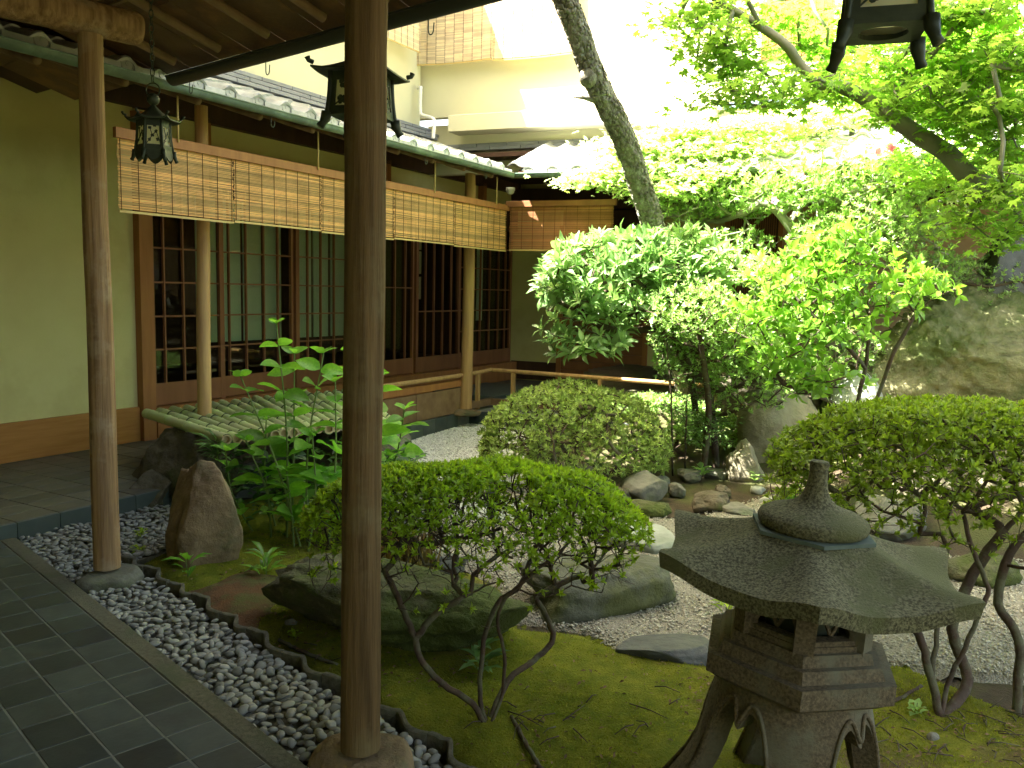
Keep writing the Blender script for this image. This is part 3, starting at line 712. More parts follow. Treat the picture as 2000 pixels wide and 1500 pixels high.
obj('eave_board', mb, M['darkwood'], rb)
for i in range(-1, 20):
    for j in range(6):
        s = .22+.26*i; d_ = .04+.235*j
        if s < -.25*d_+.0: continue
        inst('roof_tile', ptm, frame(c3+R*s+N*d_+Z*(2.6+d_*.36), R, axb, R.cross(axb)), rb)
        if j == 0:
            inst('eave_cap', capm, frame(c3+R*(s-.065)+N*(d_-.02)+Z*2.605, R, Z, -N), rb)
            inst('eave_tile_lip', skm, frame(c3+R*(s+.06)+N*(d_-.02)+Z*2.58, R, N, Z), rb)
for k, (z, d_) in enumerate(((3.13, .06), (3.08, .12))):
    mb = MB()
    for i in range(13): mb.box(UP+R*(.5+i*.4+.2*(k % 2))+N*(.17-d_/2)+Z*z, R, N, Z, .392, d_+.04, .04, ch=.006)
    obj('ridge_course', mb, M['noshi'], bw)
# gutters
def gutter(name, a, b, r, m, label, hooks=(), par=None):
    g = thing(name, (a+b)/2, label, 'gutter'); d = (b-a).normalized(); s = Z.cross(d)
    mb = MB(); n = 9
    for p in (a, b):
        for rr in (r, r-.004):
            for k in range(n): t = pi+pi*k/(n-1); mb.v.append(tuple(p+s*cos(t)*rr+Z*sin(t)*rr))
    for k in range(n-1):
        mb.f += [(k, k+1, 2*n+k+1, 2*n+k), (n+k+1, n+k, 3*n+k, 3*n+k+1), (k+1, k, n+k, n+k+1), (2*n+k, 2*n+k+1, 3*n+k+1, 3*n+k)]
    mb.f += [(0, 2*n, 3*n, n), (n-1, 2*n-1, 4*n-1, 3*n-1)]
    obj('trough', mb, m, g, sm=60)
    for rim in (1, -1): obj('rim', MB().tube([a+s*r*rim, b+s*r*rim], .006, 6), m, g, sm=True)
    for h in hooks:
        c = a+d*h
        pts = [c-Z*r*.95, c-Z*(r+.03)]+[c+d*(.016*(1-cos(t)))-Z*(r+.045+.022*sin(t)) for t in np.linspace(0, pi*1.05, 8)]+[c+d*.034-Z*(r+.02)]
        obj('hook', MB().tube(pts, .0028, 5), M['iron'], g, sm=True)
    return g
ga, gb = WL(4.3, -5, 2.555), WL(4.3, 7.66, 2.575)
gutter('rain_gutter', ga, gb, .043, M['gutter'], 'green copper rain gutter running along the long left tiled eave', [8.0, 9.3, 10.2, 11.1, 12.1])
gutter('rain_gutter', c3+Z*2.575+R*.0, c3+Z*2.555+R*5, .043, M['gutter'], 'green copper rain gutter along the short eave of the back wing', [.36, 2.0])
# posts
def logpost(base, top, r0, r1, m, label, cat='post', sm_=True):
    n = 26; pts = []; rr = []
    for i in range(n+1):
        s = i/n; p = V(base).lerp(V(top), s); p += V((noise.noise(V((s*2.2, base[0]*9, 0))), noise.noise(V((s*2.2, 5, base[1]*7))), 0))*.012*sin(pi*s)
        pts.append(p); rr.append((r0+(r1-r0)*s)*(1+.03*noise.noise(V((s*5, 3, base[0]))))) 
    return tag(obj('log_post', MB().tube(pts, rr, 20, jit=.035), m, sm=50), label, 'post')
p1 = G(210, 1108, .03); p1t = PD(176, 68, p1.y)
pn = G(704, 1460, .04); pnt = PD(718, -260, pn.y+.06)
q3 = G(397, 800, .0); q3 = WL(4.85, 4.17, .055); q3t = WL(4.85, 4.19, 2.62)
q4 = WL(4.88, 7.74, .1); q4t = WL(4.88, 7.76, 2.62)
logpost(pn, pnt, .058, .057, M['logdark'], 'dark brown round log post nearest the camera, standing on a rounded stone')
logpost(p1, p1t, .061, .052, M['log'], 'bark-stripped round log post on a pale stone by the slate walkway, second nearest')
logpost(q3, q3t, .05, .044, M['loglight'], 'tan log post on the terrace in front of the lattice doors, behind the bamboo cover')
logpost(q4, q4t, .068, .056, M['loglight'], 'tan log post at the far corner of the railing, beside the bright far gravel')
rock('foundation_stone', (p1.x, p1.y, -.1), (.31, .26, .15), .4, 21, M['rock_tan'] if False else M['rock_grey'], 'pale rounded footing stone under the second nearest log post', 'footing stone', sink=.12, ncut=2, flat=.75, rough=.08)
rock('foundation_stone', (pn.x, pn.y, -.1), (.33, .3, .17), .1, 22, M['rock_brown'], 'brown rounded footing stone under the nearest log post among pebbles', 'footing stone', sink=.15, ncut=2, flat=.8, rough=.08)
rock('foundation_stone', (q4.x, q4.y, .05), (.34, .34, .09), .1, 23, M['rock_brown'], 'flat brown footing stone under the far corner log post', 'footing stone', sink=.3, ncut=2, flat=.8, rough=.08)
# railing
rl = thing('low_railing', WL(4.9, 7, .06), 'low wooden railing with board screen running from the terrace to the back corner', 'railing')
ca = WL(4.9, 8.3, .485)
obj('top_rail', MB().tube(curve([WL(4.9, 5.9, .47), WL(4.9, 7.7, .47), ca], 4), .024, 8), M['loglight'], rl, sm=60)
obj('top_rail', MB().tube([ca+V((0, 0, .0)), ca+R*2.6-Z*.03], .024, 8), M['loglight'], rl, sm=60)
for i in range(2): obj('screen_board', MB().box(WL(4.92, 6.42+.92*i-.02, .2), L, W, Z, .91, .02, .27, ch=.003), M['rafter'], rl)
obj('under_rail', MB().box(WL(4.92, 6.85, .385), L, W, Z, 1.85, .03, .07), M['frame'], rl)
for c_ in (WL(4.9, 8.02, .26), ca+R*.28-Z*.22, ca+R*1.3-Z*.23, ca+R*2.3-Z*.24): obj('rail_post', MB().bar(c_-Z*.2, c_+Z*.2, .06, .035, upv=R), M['loglight'], rl)
obj('lower_rail', MB().bar(WL(4.9, 7.8, .12), WL(4.9, 8.35, .12), .06, .07).bar(WL(4.9, 8.3, .12), WL(4.9, 8.3, .12)+R*2.6, .06, .07), M['rafter'], rl)
# dark slate slab step behind the railing
obj('stone_step', MB().box(WL(5.5, 9.3, .09), L, W, Z, 1.3, .9, .07, ch=.01), M['riser'], terr)

# ---------------------------------------------------------------- reed blinds
def blind(a, b, zt, zb, m, label, n=None, pitch=.0085, cords=None, sag=0, batten=True, group=None, cat='blind'):
    t = thing('reed_blind', (a+b)/2+Z*zb, label, cat, group); d = (b-a); ln = d.length; d.normalize(); s = Z.cross(d)
    n = int((zt-zb)/pitch); mb = MB(); rs_ = random.Random(int(zt*1000+a.x*777))
    K = 1 if not sag else 8
    for i in range(n):
        z = zt-(i+.5)*pitch; j = rs_.uniform(-.0016, .0016); o_ = rs_.uniform(-.0012, .0012); e0, e1 = rs_.uniform(-.006, .006), rs_.uniform(-.006, .006)
        for k in range(K):
            s0, s1 = k/K, (k+1)/K; g0 = -sag*sin(pi*s0)*(i/n); g1 = -sag*sin(pi*s1)*(i/n)
            p0 = a+d*(ln*s0+(e0 if k == 0 else 0))+Z*(z+j+g0)+s*o_; p1_ = a+d*(ln*s1+(e1 if k == K-1 else 0))+Z*(z-j+g1)+s*o_
            mb.bar(p0, p1_, .0025, pitch*.78)
    obj('slats', mb, m, t, kind='stuff')
    nc = max(2, int(ln/.115))
    cm = MB()
    for k in range(nc+1):
        p = a+d*(.015+(ln-.03)*k/nc)-s*.0035; g = -sag*sin(pi*k/nc)
        cm.bar(p+Z*zt, p+Z*(zb+g), .0025, .003, upv=d)
        p = p+s*.007; cm.bar(p+Z*zt, p+Z*(zb+g), .0025, .003, upv=d)
    obj('cords', cm, M['cord'], t)
    bb = MB()
    for k in range(K):
        s0, s1 = k/K, (k+1)/K; bb.bar(a+d*ln*s0+Z*(zb-.008-sag*sin(pi*s0)), a+d*ln*s1+Z*(zb-.008-sag*sin(pi*s1)), .009, .014)
    obj('bottom_batten', bb, M['bamboo_rod'], t)
    return t
seams = (3.27, 4.148, 5.013, 5.93, 6.875, 7.88)
names = ['leftmost panel of the long tan reed blind, behind the small hanging lantern', 'second tan reed blind panel from the left end, above the third log post', 'third tan reed blind panel from the left, half hidden by the nearest log post', 'fourth tan reed blind panel, just right of the nearest log post', 'last tan reed blind panel of the long row, at the inner corner']
for i in range(5):
    t = blind(WL(4.5, seams[i]+.004), WL(4.5, seams[i+1]-.004), 2.235, 1.82+.01*(i % 2)-.0, M['reed'], names[i], group='tan reed blinds along the left eave')
hb = thing('blind_rail', WL(4.5, 5.6, 2.23), 'long orange wooden rail carrying the row of tan reed blinds', 'rail')
obj('rail', MB().box(WL(4.49, 5.58, 2.262), L, W, Z, 4.66, .028, .06, ch=.003), M['frame'], hb)
for l_ in (3.68, 4.95, 6.5, 7.62): obj('hanging_rod', MB().tube([WL(4.47, l_, 2.55), WL(4.47, l_, 2.27)], .007, 6), M['bamboo_rod'], hb, sm=True)
cb_ = WL(4.5, 7.885)
blind(cb_+R*.04, cb_+R*1.17, 2.275, 1.83, M['reedbrown'], 'short reddish brown reed blind under the back eave, beside the inner corner')
h2 = thing('blind_rail', cb_+R*.6+Z*2.3, 'short reddish wooden rail carrying the brown reed blind at the back', 'rail')
obj('rail', MB().box(cb_+R*.6+Z*2.302-N*.01, R, N, Z, 1.2, .028, .06, ch=.003), M['doorwood'], h2)
obj('hanging_rod', MB().tube([cb_+R*1.16+Z*2.52, cb_+R*1.16+Z*2.3], .007, 6), M['bamboo_rod'], h2, sm=True)
blind(WL(5.98, 5.6), WL(5.98, 8.36), 5.3, 4.14, M['reedpale'], 'pale reed blind hanging on the upper storey wall above the left eave', pitch=.013)
ub = UP-N*.13
blind(ub+R*.0, ub+R*.98, 5.35, 4.07, M['reedpale'], 'faded orange reed blind on the upper back wall, left one of two', pitch=.013, sag=.015, group='faded reed blinds on the upper back wall')
blind(ub+R*.99, ub+R*1.95, 5.35, 4.05, M['reedpale'], 'faded reed blind on the upper back wall, nearer the leaning tree', pitch=.013, sag=.012, group='faded reed blinds on the upper back wall')
# pipe and sensor
pp = [UP+W*.0-N*.16+R*.03+Z*3.78, UP-N*.2+R*.09+Z*3.78, UP-N*.22+R*.1+Z*3.74, UP-N*.22+R*.1+Z*3.5, UP-N*.26+R*.16+Z*3.44, UP-N*.33+R*.33+Z*3.38, UP-N*.4+R*.38+Z*3.28, UP-N*.42+R*.38+Z*3.14]
tag(obj('drain_pipe', MB().tube(curve(pp, 4), .021, 10), M['whitepipe'], sm=60), 'thin white bent pipe at the inner corner of the upper walls', 'pipe')
sc_ = PD(997, 372, 9.3)
se = MB().lathe(sc_, [(.0, -.045), (.02, -.042), (.038, -.028), (.045, -.005), (.05, 0), (.05, .03), (.0, .03)], 20)
tag(obj('ceiling_sensor', se, M['whitepipe'], sm=50), 'small white dome sensor under the corner eave', 'sensor')

# ================================================================== ROOF OVER THE WALKWAY
nr = thing('walkway_roof', p1t, 'board-ceiled lean-to roof over the walkway on round rafters', 'roof')
E0 = V((-1.97, 4.74, 0)); PT = tan(radians(16)); ZE = 2.66
def RP(t, b, z=0): return E0+EV*t-EN*b+Z*(ZE+b*PT+z)      # t along the eave, b back from it
rax = (-EN+Z*PT).normalized(); rnz = rax.cross(EV)
rnz = rnz if rnz.z > 0 else -rnz
k = 0
for t_ in np.arange(-1.6, 6.2, .30):
    for b_ in np.arange(-.235, 3.3, .455):
        obj('ceiling_board', MB().box(RP(t_+.15, b_+.2, .045), EV, rax, rnz, .294, .47, .008), M['ceiling'], nr); k += 1
mb = MB().box(RP(2.2, 1.35, .08), EV, rax, rnz, 8.2, 3.1, .03); obj('roof_deck', mb, M['darkwood'], nr)
for t_ in (-.42, -.05, .40, .83, 1.27, 1.7, 2.15, 2.6, 3.1, 3.6, 4.1, 4.6, 5.2):
    obj('rafter', MB().tube([RP(t_, -.13), RP(t_+.0, 1.6), RP(t_, 3.2)], [.023, .027, .03], 10, jit=.06), M['rafter'], nr, sm=True)
for b_ in (.3, .75): obj('batten', MB().bar(RP(-1.6, b_, .034), RP(6.2, b_, .034), .022, .01), M['rafter'], nr)
gutter('rain_gutter', RP(-.25, -.23, -.01), RP(6.2, -.23, .0), .046, M['gutterdark'], 'dark rain gutter along the near eave overhead', [.18, .92, 2.1])
bm_e = p1t+B*.22+Z*.07
tag(obj('roof_beam', MB().tube([bm_e, bm_e-B*.02, bm_e-B*1.2, bm_e-B*3.4], [.066, .074, .08, .085], 16, jit=.03), M['log'], sm=50), 'thick round log beam resting on the second post, reaching over the walkway', 'beam')
pe = p1t+Z*.165
tag(obj('purlin', MB().tube([pe-EV*.1, pe+EV*2.5, pe+EV*5.5], [.03, .034, .034], 12, jit=.04), M['rafter'], sm=50), 'slim round purlin log lying across the thick beam', 'beam')
# unseen house block added behind the walkway to shade the near garden
nh = thing('shade_house', RP(2.2, 3.3)-Z*ZE, 'unseen house block added behind the walkway for shade', 'house')
obj('wall', MB().box(E0+EV*1.5-EN*3.35+Z*3.3, EV, EN, Z, 12, .15, 7), M['plaster'], nh)
obj('upper_wall', MB().box(E0+EV*1.5-EN*1.2+Z*5.75, EV, EN, Z, 12, .12, 4.7), M['plaster'], nh)  # added storey, height and setback chosen for the shade it throws
obj('shade_roof', MB().box(E0+EV*1.5-EN*2.2+Z*8.15, EV, EN, Z, 12.6, 2.9, .12), M['kawara'], nh)  # top of the added shade block, out of view

# ================================================================== ROCKS
rock_at('standing_stone', 408, 1122, 136, .60, .26, 3, M['rock_brown'], 'upright brown standing stone with a pointed top beside the pebbles', rot=.2, boxy=.6, ncut=4, rough=.1, cuts=[((-.8, 0, .5), .66), ((.85, 0, .3), .8), ((0, .2, 1), .85)], sink=.1, cat='standing stone')
rock_at('standing_stone', 362, 1108, 75, .50, .24, 8, M['rock_brown'], 'shorter grey brown upright stone leaning against the standing stone', rot=0, boxy=.65, ncut=4, rough=.1, cuts=[((-.8, 0, .6), .66)], sink=.1, cat='standing stone')
rock_at('rock', 365, 1000, 225, .52, .9, 31, M['rock_dark'], 'dark rugged boulder under the left end of the bamboo cover', sink=.15, ncut=9, flat=.8, rough=.16, boxy=.6)
rock_at('rock', 300, 1010, 110, .24, .4, 32, M['rock_dark'], 'small dark rock at the terrace foot below the bamboo cover')
rock('rock', (-1.2, 6.2, -.1), (.9, .9, .6), .1, 33, M['rock_dark'], 'dark rock behind the hydrangea, under the middle of the bamboo cover', sink=.15, flat=.8)
rock_at('rock', 745, 925, 130, .42, .55, 34, M['rock_grey'], 'grey green speckled rock right of the nearest post, at the gravel edge', ncut=4, rough=.12)
rock('rock', (-1.6, 7.15, -.1), (1.0, .7, .5), .3, 35, M['rock_dark'], 'dark rock at the far side of the bamboo cover', sink=.15, flat=.8)
# long flat rock
rock('rock', (-.45, 3.47, -.13), (1.2, .66, .42), -.45, 41, M['rock_moss'], 'long low rock with a flat mossy top and dark overhanging side, behind the nearest post', sink=.1, flat=.62, ncut=5, rough=.17, boxy=.62, fine=.06, cuts=[((.5, -.6, -.5), .62), ((-.3, -.8, -.4), .66)])
rock('rock', (-.38, 4.28, -.12), (.42, .32, .22), .2, 42, M['rock_grey'], 'rounded grey rock behind the long flat rock, under the front azalea', sink=.2)
rock('rock', (.42, 4.0, -.13), (.84, .52, .29), .42, 43, M['rock_olive'], 'wide smooth dark green rock half on moss and half on gravel, mid picture', sink=.15, ncut=3, flat=.75, rough=.13)
rock('stepping_stone', (.67, 3.33, -.12), (.42, .24, .15), -.08, 44, M['rock_black'], 'low blackish stepping stone on the moss edge left of the stone lantern', 'stepping stone', sink=.2, ncut=3, rough=.1)
rock('stepping_stone', (.74, 5.0, -.13), (.5, .62, .15), .2, 45, M['rock_pale'], 'large pale blue grey flat stone in the gravel behind the lantern roof', 'stepping stone', sink=.2, ncut=3, flat=.5, rough=.1)
rock('stepping_stone', (.78, 2.62, -.13), (.46, .34, .1), .2, 46, M['rock_pale'], 'flat pale stone with green stain under the legs of the stone lantern', 'stepping stone', sink=.3, ncut=3, flat=.6, rough=.1)
rock('stepping_stone', (-.14, 5.55, -.13), (.7, .5, .13), .6, 47, M['rock_pale'], 'flat pale stone in the gravel behind the front azalea', 'stepping stone', sink=.3, flat=.6)
# rocks at the foot of the round bush
rock_at('rock', 1057, 925, 60, .28, .25, 51, M['rock_grey'], 'narrow grey rock under the left side of the round bush')
rock_at('rock', 1122, 965, 78, .20, .24, 52, M['rock_grey'], 'square cut grey stone block in front of the round bush', boxy=.4, ncut=0, rough=.06, sink=.15)
rock_at('rock', 1255, 982, 100, .18, .26, 53, M['rock_grey'], 'tilted grey rock with flat faces right of the square block', tilt=(0, -.3), rough=.1)
rock_at('rock', 1205, 985, 60, .12, .2, 54, M['rock_dark'], 'small dark rock wedged between the square block and the tilted rock')
rock_at('rock', 1255, 1012, 110, .1, .3, 55, M['rock_moss'], 'low mossy rock in front of the tilted rock at the gravel edge')
rock_at('rock', 1394, 1002, 88, .13, .22, 56, M['rock_dark'], 'rough dark low rock on the earth beyond the lantern roof')
rock_at('rock', 1438, 1008, 70, .06, .2, 57, M['rock_grey'], 'flat dull rock right beside the rough dark low rock')
rock_at('rock', 1410, 970, 36, .07, .12, 58, M['rock_dark'], 'small dark stone just behind the rough dark low rock')
rock_at('rock', 1322, 968, 34, .1, .12, 59, M['rock_grey'], 'small round grey stone in the row below the round bush')
rock_at('rock', 1345, 940, 52, .1, .16, 60, M['rock_grey'], 'first flat grey stone of the row leading to the sunlit wedge rock')
rock_at('rock', 1398, 938, 52, .09, .16, 61, M['rock_grey'], 'second flat grey stone of the row, next to the sunlit wedge rock')
rock_at('rock', 1290, 955, 40, .09, .14, 62, M['rock_grey'], 'dim little stone at the right foot of the round bush')
rock_at('rock', 1455, 942, 82, .34, .3, 63, M['rock_tan'], 'wedge shaped tan and orange rock, its top catching the sun', cuts=[((.75, 0, .6), .45)], boxy=.75, ncut=4, z=-.08)
rock_at('rock', 1512, 930, 165, .70, .6, 64, M['rock_tan'], 'tall tan boulder with a rounded shoulder behind the wedge rock', ncut=3, rough=.14, boxy=.8, sink=.15)
rock('rock', (2.75, 8.05, 0), (.7, .6, .75), .3, 65, M['rock_dark'], 'shadowy rock between the tall tan boulder and the white boulder', sink=.1)
rock('rock', (2.35, 8.5, .1), (.9, .7, .6), .3, 75, M['rock_dark'], 'dark rock on the bank behind the tall tan boulder', sink=.1)
rock_at('rock', 1665, 905, 120, .72, .55, 66, M['rock_pale'], 'pale boulder with a rounded sunlit top, left of the big mossy boulder', ncut=2, rough=.1, boxy=.85, z=0)
rock('rock', (4.15, 7.75, -.1), (2.5, 1.5, 1.75), .12, 67, M['rock_big'], 'huge mossy boulder sloping down to the left at the right edge', sub=6, ncut=3, rough=.15, boxy=.62, sink=.06, fine=.06, cuts=[((-.62, -.1, .5), .62), ((-.1, -.5, .5), .66)])
rock('rock', (1.75, 9.35, -.1), (2.6, 1.3, .55), -.25, 68, M['rock_dark'], 'broad low dark rock shelf behind the round bush', sub=6, flat=.55, sink=.1, rough=.14)
rock('rock', (2.4, 7.7, .25), (.7, .5, .4), .2, 69, M['rock_dark'], 'dark rock high on the bank under the camellia branches')
rock('rock', (3.2, 8.6, .2), (.6, .5, .9), .2, 70, M['rock_tan'], 'reddish tan rock face beneath the camellia, behind the pale boulder', sink=.1)
rock('rock', (2.55, 4.45, -.12), (.42, .34, .22), .2, 71, M['rock_moss'], 'mossy rock in the gravel seen under the lantern roof, right side')
rock('rock', (3.4, 5.9, -.1), (1.4, .8, .7), -.4, 72, M['rock_tan'], 'tan rock behind the twigs of the right hand azalea', sub=6, sink=.12)
rock('rock', (2.5, 5.4, -.1), (.5, .4, .3), .7, 73, M['rock_grey'], 'grey rock low behind the lantern finial')
tv, tf = ICO[2]
for i, (u, v_) in enumerate([(1575, 950), (1590, 962), (1540, 955), (1605, 985), (1480, 965), (1500, 985)]):
    rock_at('rock', u, v_, 26+6*(i % 3), .05, .1, 80+i, M['rock_pale'], 'small sunlit pale stone lying on the path '+['left behind the rough dark rock', 'in front of the wedge rock', 'below the wedge rock, right side', 'nearest the lantern finial', 'under the left corner of the wedge rock', 'between two dull rocks'][i], sub=3, group='small pale stones on the garden path')
for i, (u, v_, lb) in enumerate([(1822, 1452, 'small grey stone lying on the moss right of the lantern legs'), (568, 1222, 'single grey pebble resting on the moss inside the edging')]):
    rock_at('rock', u, v_, 26, .025, .04, 90+i, M['rock_grey'], lb, sub=3, z=-.07)

# ================================================================== BAMBOO COVER
A0, A1 = G(291, 810, .44), G(680, 758, .44)       # back ends
B0, B1 = G(440, 858, .44), G(766, 824, .44)       # front ends
cov = thing('bamboo_cover', (A0+B1)/2, 'mat of green bamboo poles lashed together, lying over the rocks of the well', 'bamboo cover')
NP = 20
for i in range(NP):
    s = i/(NP-1); a = A0.lerp(A1, s); b = B0.lerp(B1, s); d = (b-a).normalized()
    a = a - d*random.uniform(-.02, .07); b = b+d*random.uniform(-.03, .04)
    if i > 14: a = a.lerp(b, .12)
    r = random.uniform(.031, .037); z = random.uniform(-.006, .006)
    ln = (b-a).length; pts = []; rr = []; x = 0; nd = random.uniform(.05, .2); nodes = []
    while nd < ln: nodes.append(nd); nd += random.uniform(.24, .34)
    ks = sorted([0, ln]+[q+e for q in nodes for e in (-.012, -.003, .003, .012) if 0 < q+e < ln])
    for q in ks: pts.append(a+d*q+Z*z); rr.append(r*(1.09 if any(abs(q-x_) < .005 for x_ in nodes) else 1)*(1-.08*q/ln))
    mb = MB(); mb.tube(pts, rr, 12, cap=False)
    po = obj('pole', mb, M['bamboo'], cov, sm=50)
    for e, dd, rq in ((a, -d, rr[0]), (b, d, rr[-1])):
        x_ = d.cross(Z).normalized(); y_ = d.cross(x_); eb = MB()
        for rad_, off in ((rq*1.002, .002), (rq*.72, .002), (rq*.7, -.03)):
            for k in range(12): eb.v.append(tuple(e+dd*off+(x_*cos(2*pi*k/12)+y_*sin(2*pi*k/12))*rad_))
        for j_ in range(2):
            for k in range(12): eb.f.append((j_*12+k, j_*12+(k+1) % 12, j_*12+12+(k+1) % 12, j_*12+12+k))
        eb.f.append(tuple(range(24, 36))); obj('cut_end', eb, M['bamboo_cut'], po, sm=None)
for s in (.14, .42, .68, .93):
    pts = []; 
    for i in range(NP*6):
        q = i/(NP*6-1)*1.0; p = A0.lerp(A1, q).lerp(B0.lerp(B1, q), s+.02*sin(q*9)); pts.append(p+Z*(.036*abs(sin(pi*(q*(NP-1)+.5)))-.002+.003))
    obj('lashing', MB().tube(pts, .005, 5), M['bamboo_node'], cov, sm=True)

# ================================================================== STONE LANTERN
LC = V((.76, 2.2, 0)); PH = atan2(-LC.y, -LC.x) + radians(3)
sl_ = thing('stone_lantern', (LC.x, LC.y, -.12), 'squat mossy stone lantern with a wide six cornered roof and arched legs', 'stone lantern')
def hexr(a, k=6):   # radius of a unit hexagon in direction a (corner at 0)
    a = (a) % (2*pi/k) - pi/k; return cos(pi/k)/cos(a)
NS = 16*6
def ringpt(r, a, z): return LC+V((r*cos(PH+a), r*sin(PH+a), z))
mb = MB(); rows = []
for part in ('top', 'bot'):
    for i in range(15):
        s = i/14; s = s if part == 'top' else 1-s
        row = []
        for k in range(NS):
            a = 2*pi*k/NS; hx = hexr(a); cs = .5+.5*cos(6*a); cn = cs**2.2; hx = (.925+.055*cs**1.5)*(1-s**4)+hexr(a)*s**4      # 1 at the corners
            rr = .13 + (.418*hx*(1+.035*cn) - .13)*s if s > 0 else .13
            rr = rr*(1-(1-cn)*.02*s)
            z = .79 - .09*s - .022*sin(pi*s)*(1-.5*cn) + cn*(.010*sin(pi*s*.8) + .026*s**3)
            z += -.006*(1-cn)*s**3
            if part == 'bot': z = z-.042+(.0 if s > .9 else -.0)-.02*(1-s)
            z += .0012*noise.noise(V((a*9, s*9, 0)))
            row.append(len(mb.v)); mb.v.append(tuple(ringpt(rr*(1 if part == 'top' else .985), a, z)))
        rows.append(row)
for i in range(len(rows)-1):
    for k in range(NS): j = (k+1) % NS; mb.f.append((rows[i][k], rows[i+1][k], rows[i+1][j], rows[i][j]))
mb.f.append(tuple(rows[0])); mb.f.append(tuple(reversed(rows[-1])))
obj('roof', mb, M['granite'], sl_, sm=38)
mb = MB(); po = [ringpt(.165*hexr(2*pi*k/6), 2*pi*k/6+.12, 0) for k in range(6)]
mb.prism([(p.x, p.y) for p in po], .782, .792); obj('slate_plate', mb, M['slateplate'], sl_)
prof = [(0, .79), (.128, .79), (.139, .80), (.142, .815), (.137, .826), (.12, .836), (.088, .846), (.058, .858), (.039, .875), (.029, .897), (.0245, .922), (.023, .945), (.0245, .966), (.023, .973), (0, .973)]
obj('finial', MB().lathe(LC, prof, 40), M['granite'], sl_, sm=50)
def hexprism(r0, r1, z0, z1, ph=0): 
    m = MB(); n = 6
    for r, z in ((r0, z0), (r1, z1)):
        for k in range(n): m.v.append(tuple(ringpt(r, 2*pi*k/n+ph, z)))
    m.f = [tuple(reversed(range(6))), tuple(range(6, 12))]+[(k, (k+1) % 6, 6+(k+1) % 6, 6+k) for k in range(6)]; return m
# fire box: corner pillars, rails, lattice
fb = thing_part('fire_box', LC+Z*.5, sl_)
obj('core', hexprism(.105, .105, .49, .70), M['iron'], fb)
RB = .172
cv = MB()
for k in range(6):
    a = 2*pi*k/6; c = ringpt(RB-.008, a, 0); t_ = V((cos(PH+a), sin(PH+a), 0)); cv.box(V((c.x, c.y, .60)), t_, Z.cross(t_), Z, .04, .05, .24, ch=.004)
obj('corner_pillars', cv, M['granitewarm'], fb, kind='stuff')
for k in range(6):
    a, b = ringpt(RB, 2*pi*k/6, 0), ringpt(RB, 2*pi*(k+1)/6, 0); d = (b-a).normalized(); nn = d.cross(Z); nn = nn if nn.dot(a-LC) > 0 else -nn; mid = (a+b)/2-nn*.014
    rl_ = MB(); rl_.box(mid+Z*.695, d, nn, Z, .125, .03, .05); rl_.box(mid+Z*.525, d, nn, Z, .125, .034, .035)
    obj('window_rail', rl_, M['granitewarm'], fb, kind='stuff')
    la = MB()
    for x in (-.03, .03):
        la.bar(mid-nn*.004+d*(x-.03)+Z*.55, mid-nn*.004+d*(x+.03)+Z*.668, .008, .008, upv=nn); la.bar(mid-nn*.006+d*(x+.03)+Z*.55, mid-nn*.006+d*(x-.03)+Z*.668, .008, .008, upv=nn)
    obj('window_lattice', la, M['granitewarm'], fb, kind='stuff')
    ap = MB(); K = 16; m_ = mid+nn*.01
    for j in range(K+1):
        x = (j/K-.5)*.15; z = .512-.012*abs(sin(3*pi*j/K))-.006
        for o_ in (0, .012): ap.v += [tuple(m_+d*x+nn*o_+Z*.53), tuple(m_+d*x+nn*o_+Z*z)]
    for j in range(K): q = j*4; ap.f += [(q+2, q+3, q+7, q+6), (q+3, q+1, q+5, q+7), (q, q+2, q+6, q+4), (q+1, q, q+4, q+5)]
    ap.f += [(0, 1, 3, 2), (K*4+2, K*4+3, K*4+1, K*4)]
    obj('apron', ap, M['granitewarm'], fb)
for r0, r1, z0, z1 in ((.205, .195, .485, .515), (.238, .225, .455, .487), (.266, .266, .405, .457)):
    b_ = hexprism(r0, r1, z0, z1); obj('platform_step', b_, M['granitewarm'], sl_)
obj('platform_step', hexprism(.215, .264, .375, .406), M['granitewarm'], sl_)
# legs: a bell shaped base cut by arches
mb = MB(); NA = 120; NZ = 22; LP = radians(5); NL = 4
def legz(a):
    t = ((a-LP)/(2*pi/NL)) % 1; t = abs(t-.5)*2          # 0 mid arch, 1 mid leg
    e = .70
    if t > e: return -.12
    c = t/e
    return -.12+(.455-.06*math.exp(-((c-.0)/.15)**2))*sqrt(max(0, 1-c**3.2))
def outr(z): s = (.38-z)/.5; return .192+.015*sin(pi*min(1, s*2.2))+.205*max(0, s)**1.9
gi = {}
for side in (0, 1):
    for i in range(NA):
        a = 2*pi*i/NA; zl = legz(a)
        for j in range(NZ+1):
            z = .378+(zl-.378)*(j/NZ); r = outr(z) - side*.06
            gi[(side, i, j)] = len(mb.v); mb.v.append(tuple(ringpt(r, a, z)))
for i in range(NA):
    i2 = (i+1) % NA
    for j in range(NZ):
        mb.f.append((gi[0, i, j], gi[0, i, j+1], gi[0, i2, j+1], gi[0, i2, j])); mb.f.append((gi[1, i2, j], gi[1, i2, j+1], gi[1, i, j+1], gi[1, i, j]))
    mb.f.append((gi[0, i, NZ], gi[1, i, NZ], gi[1, i2, NZ], gi[0, i2, NZ])); mb.f.append((gi[0, i2, 0], gi[1, i2, 0], gi[1, i, 0], gi[0, i, 0]))
obj('legs', mb, M['granitewarm'], sl_, sm=45)
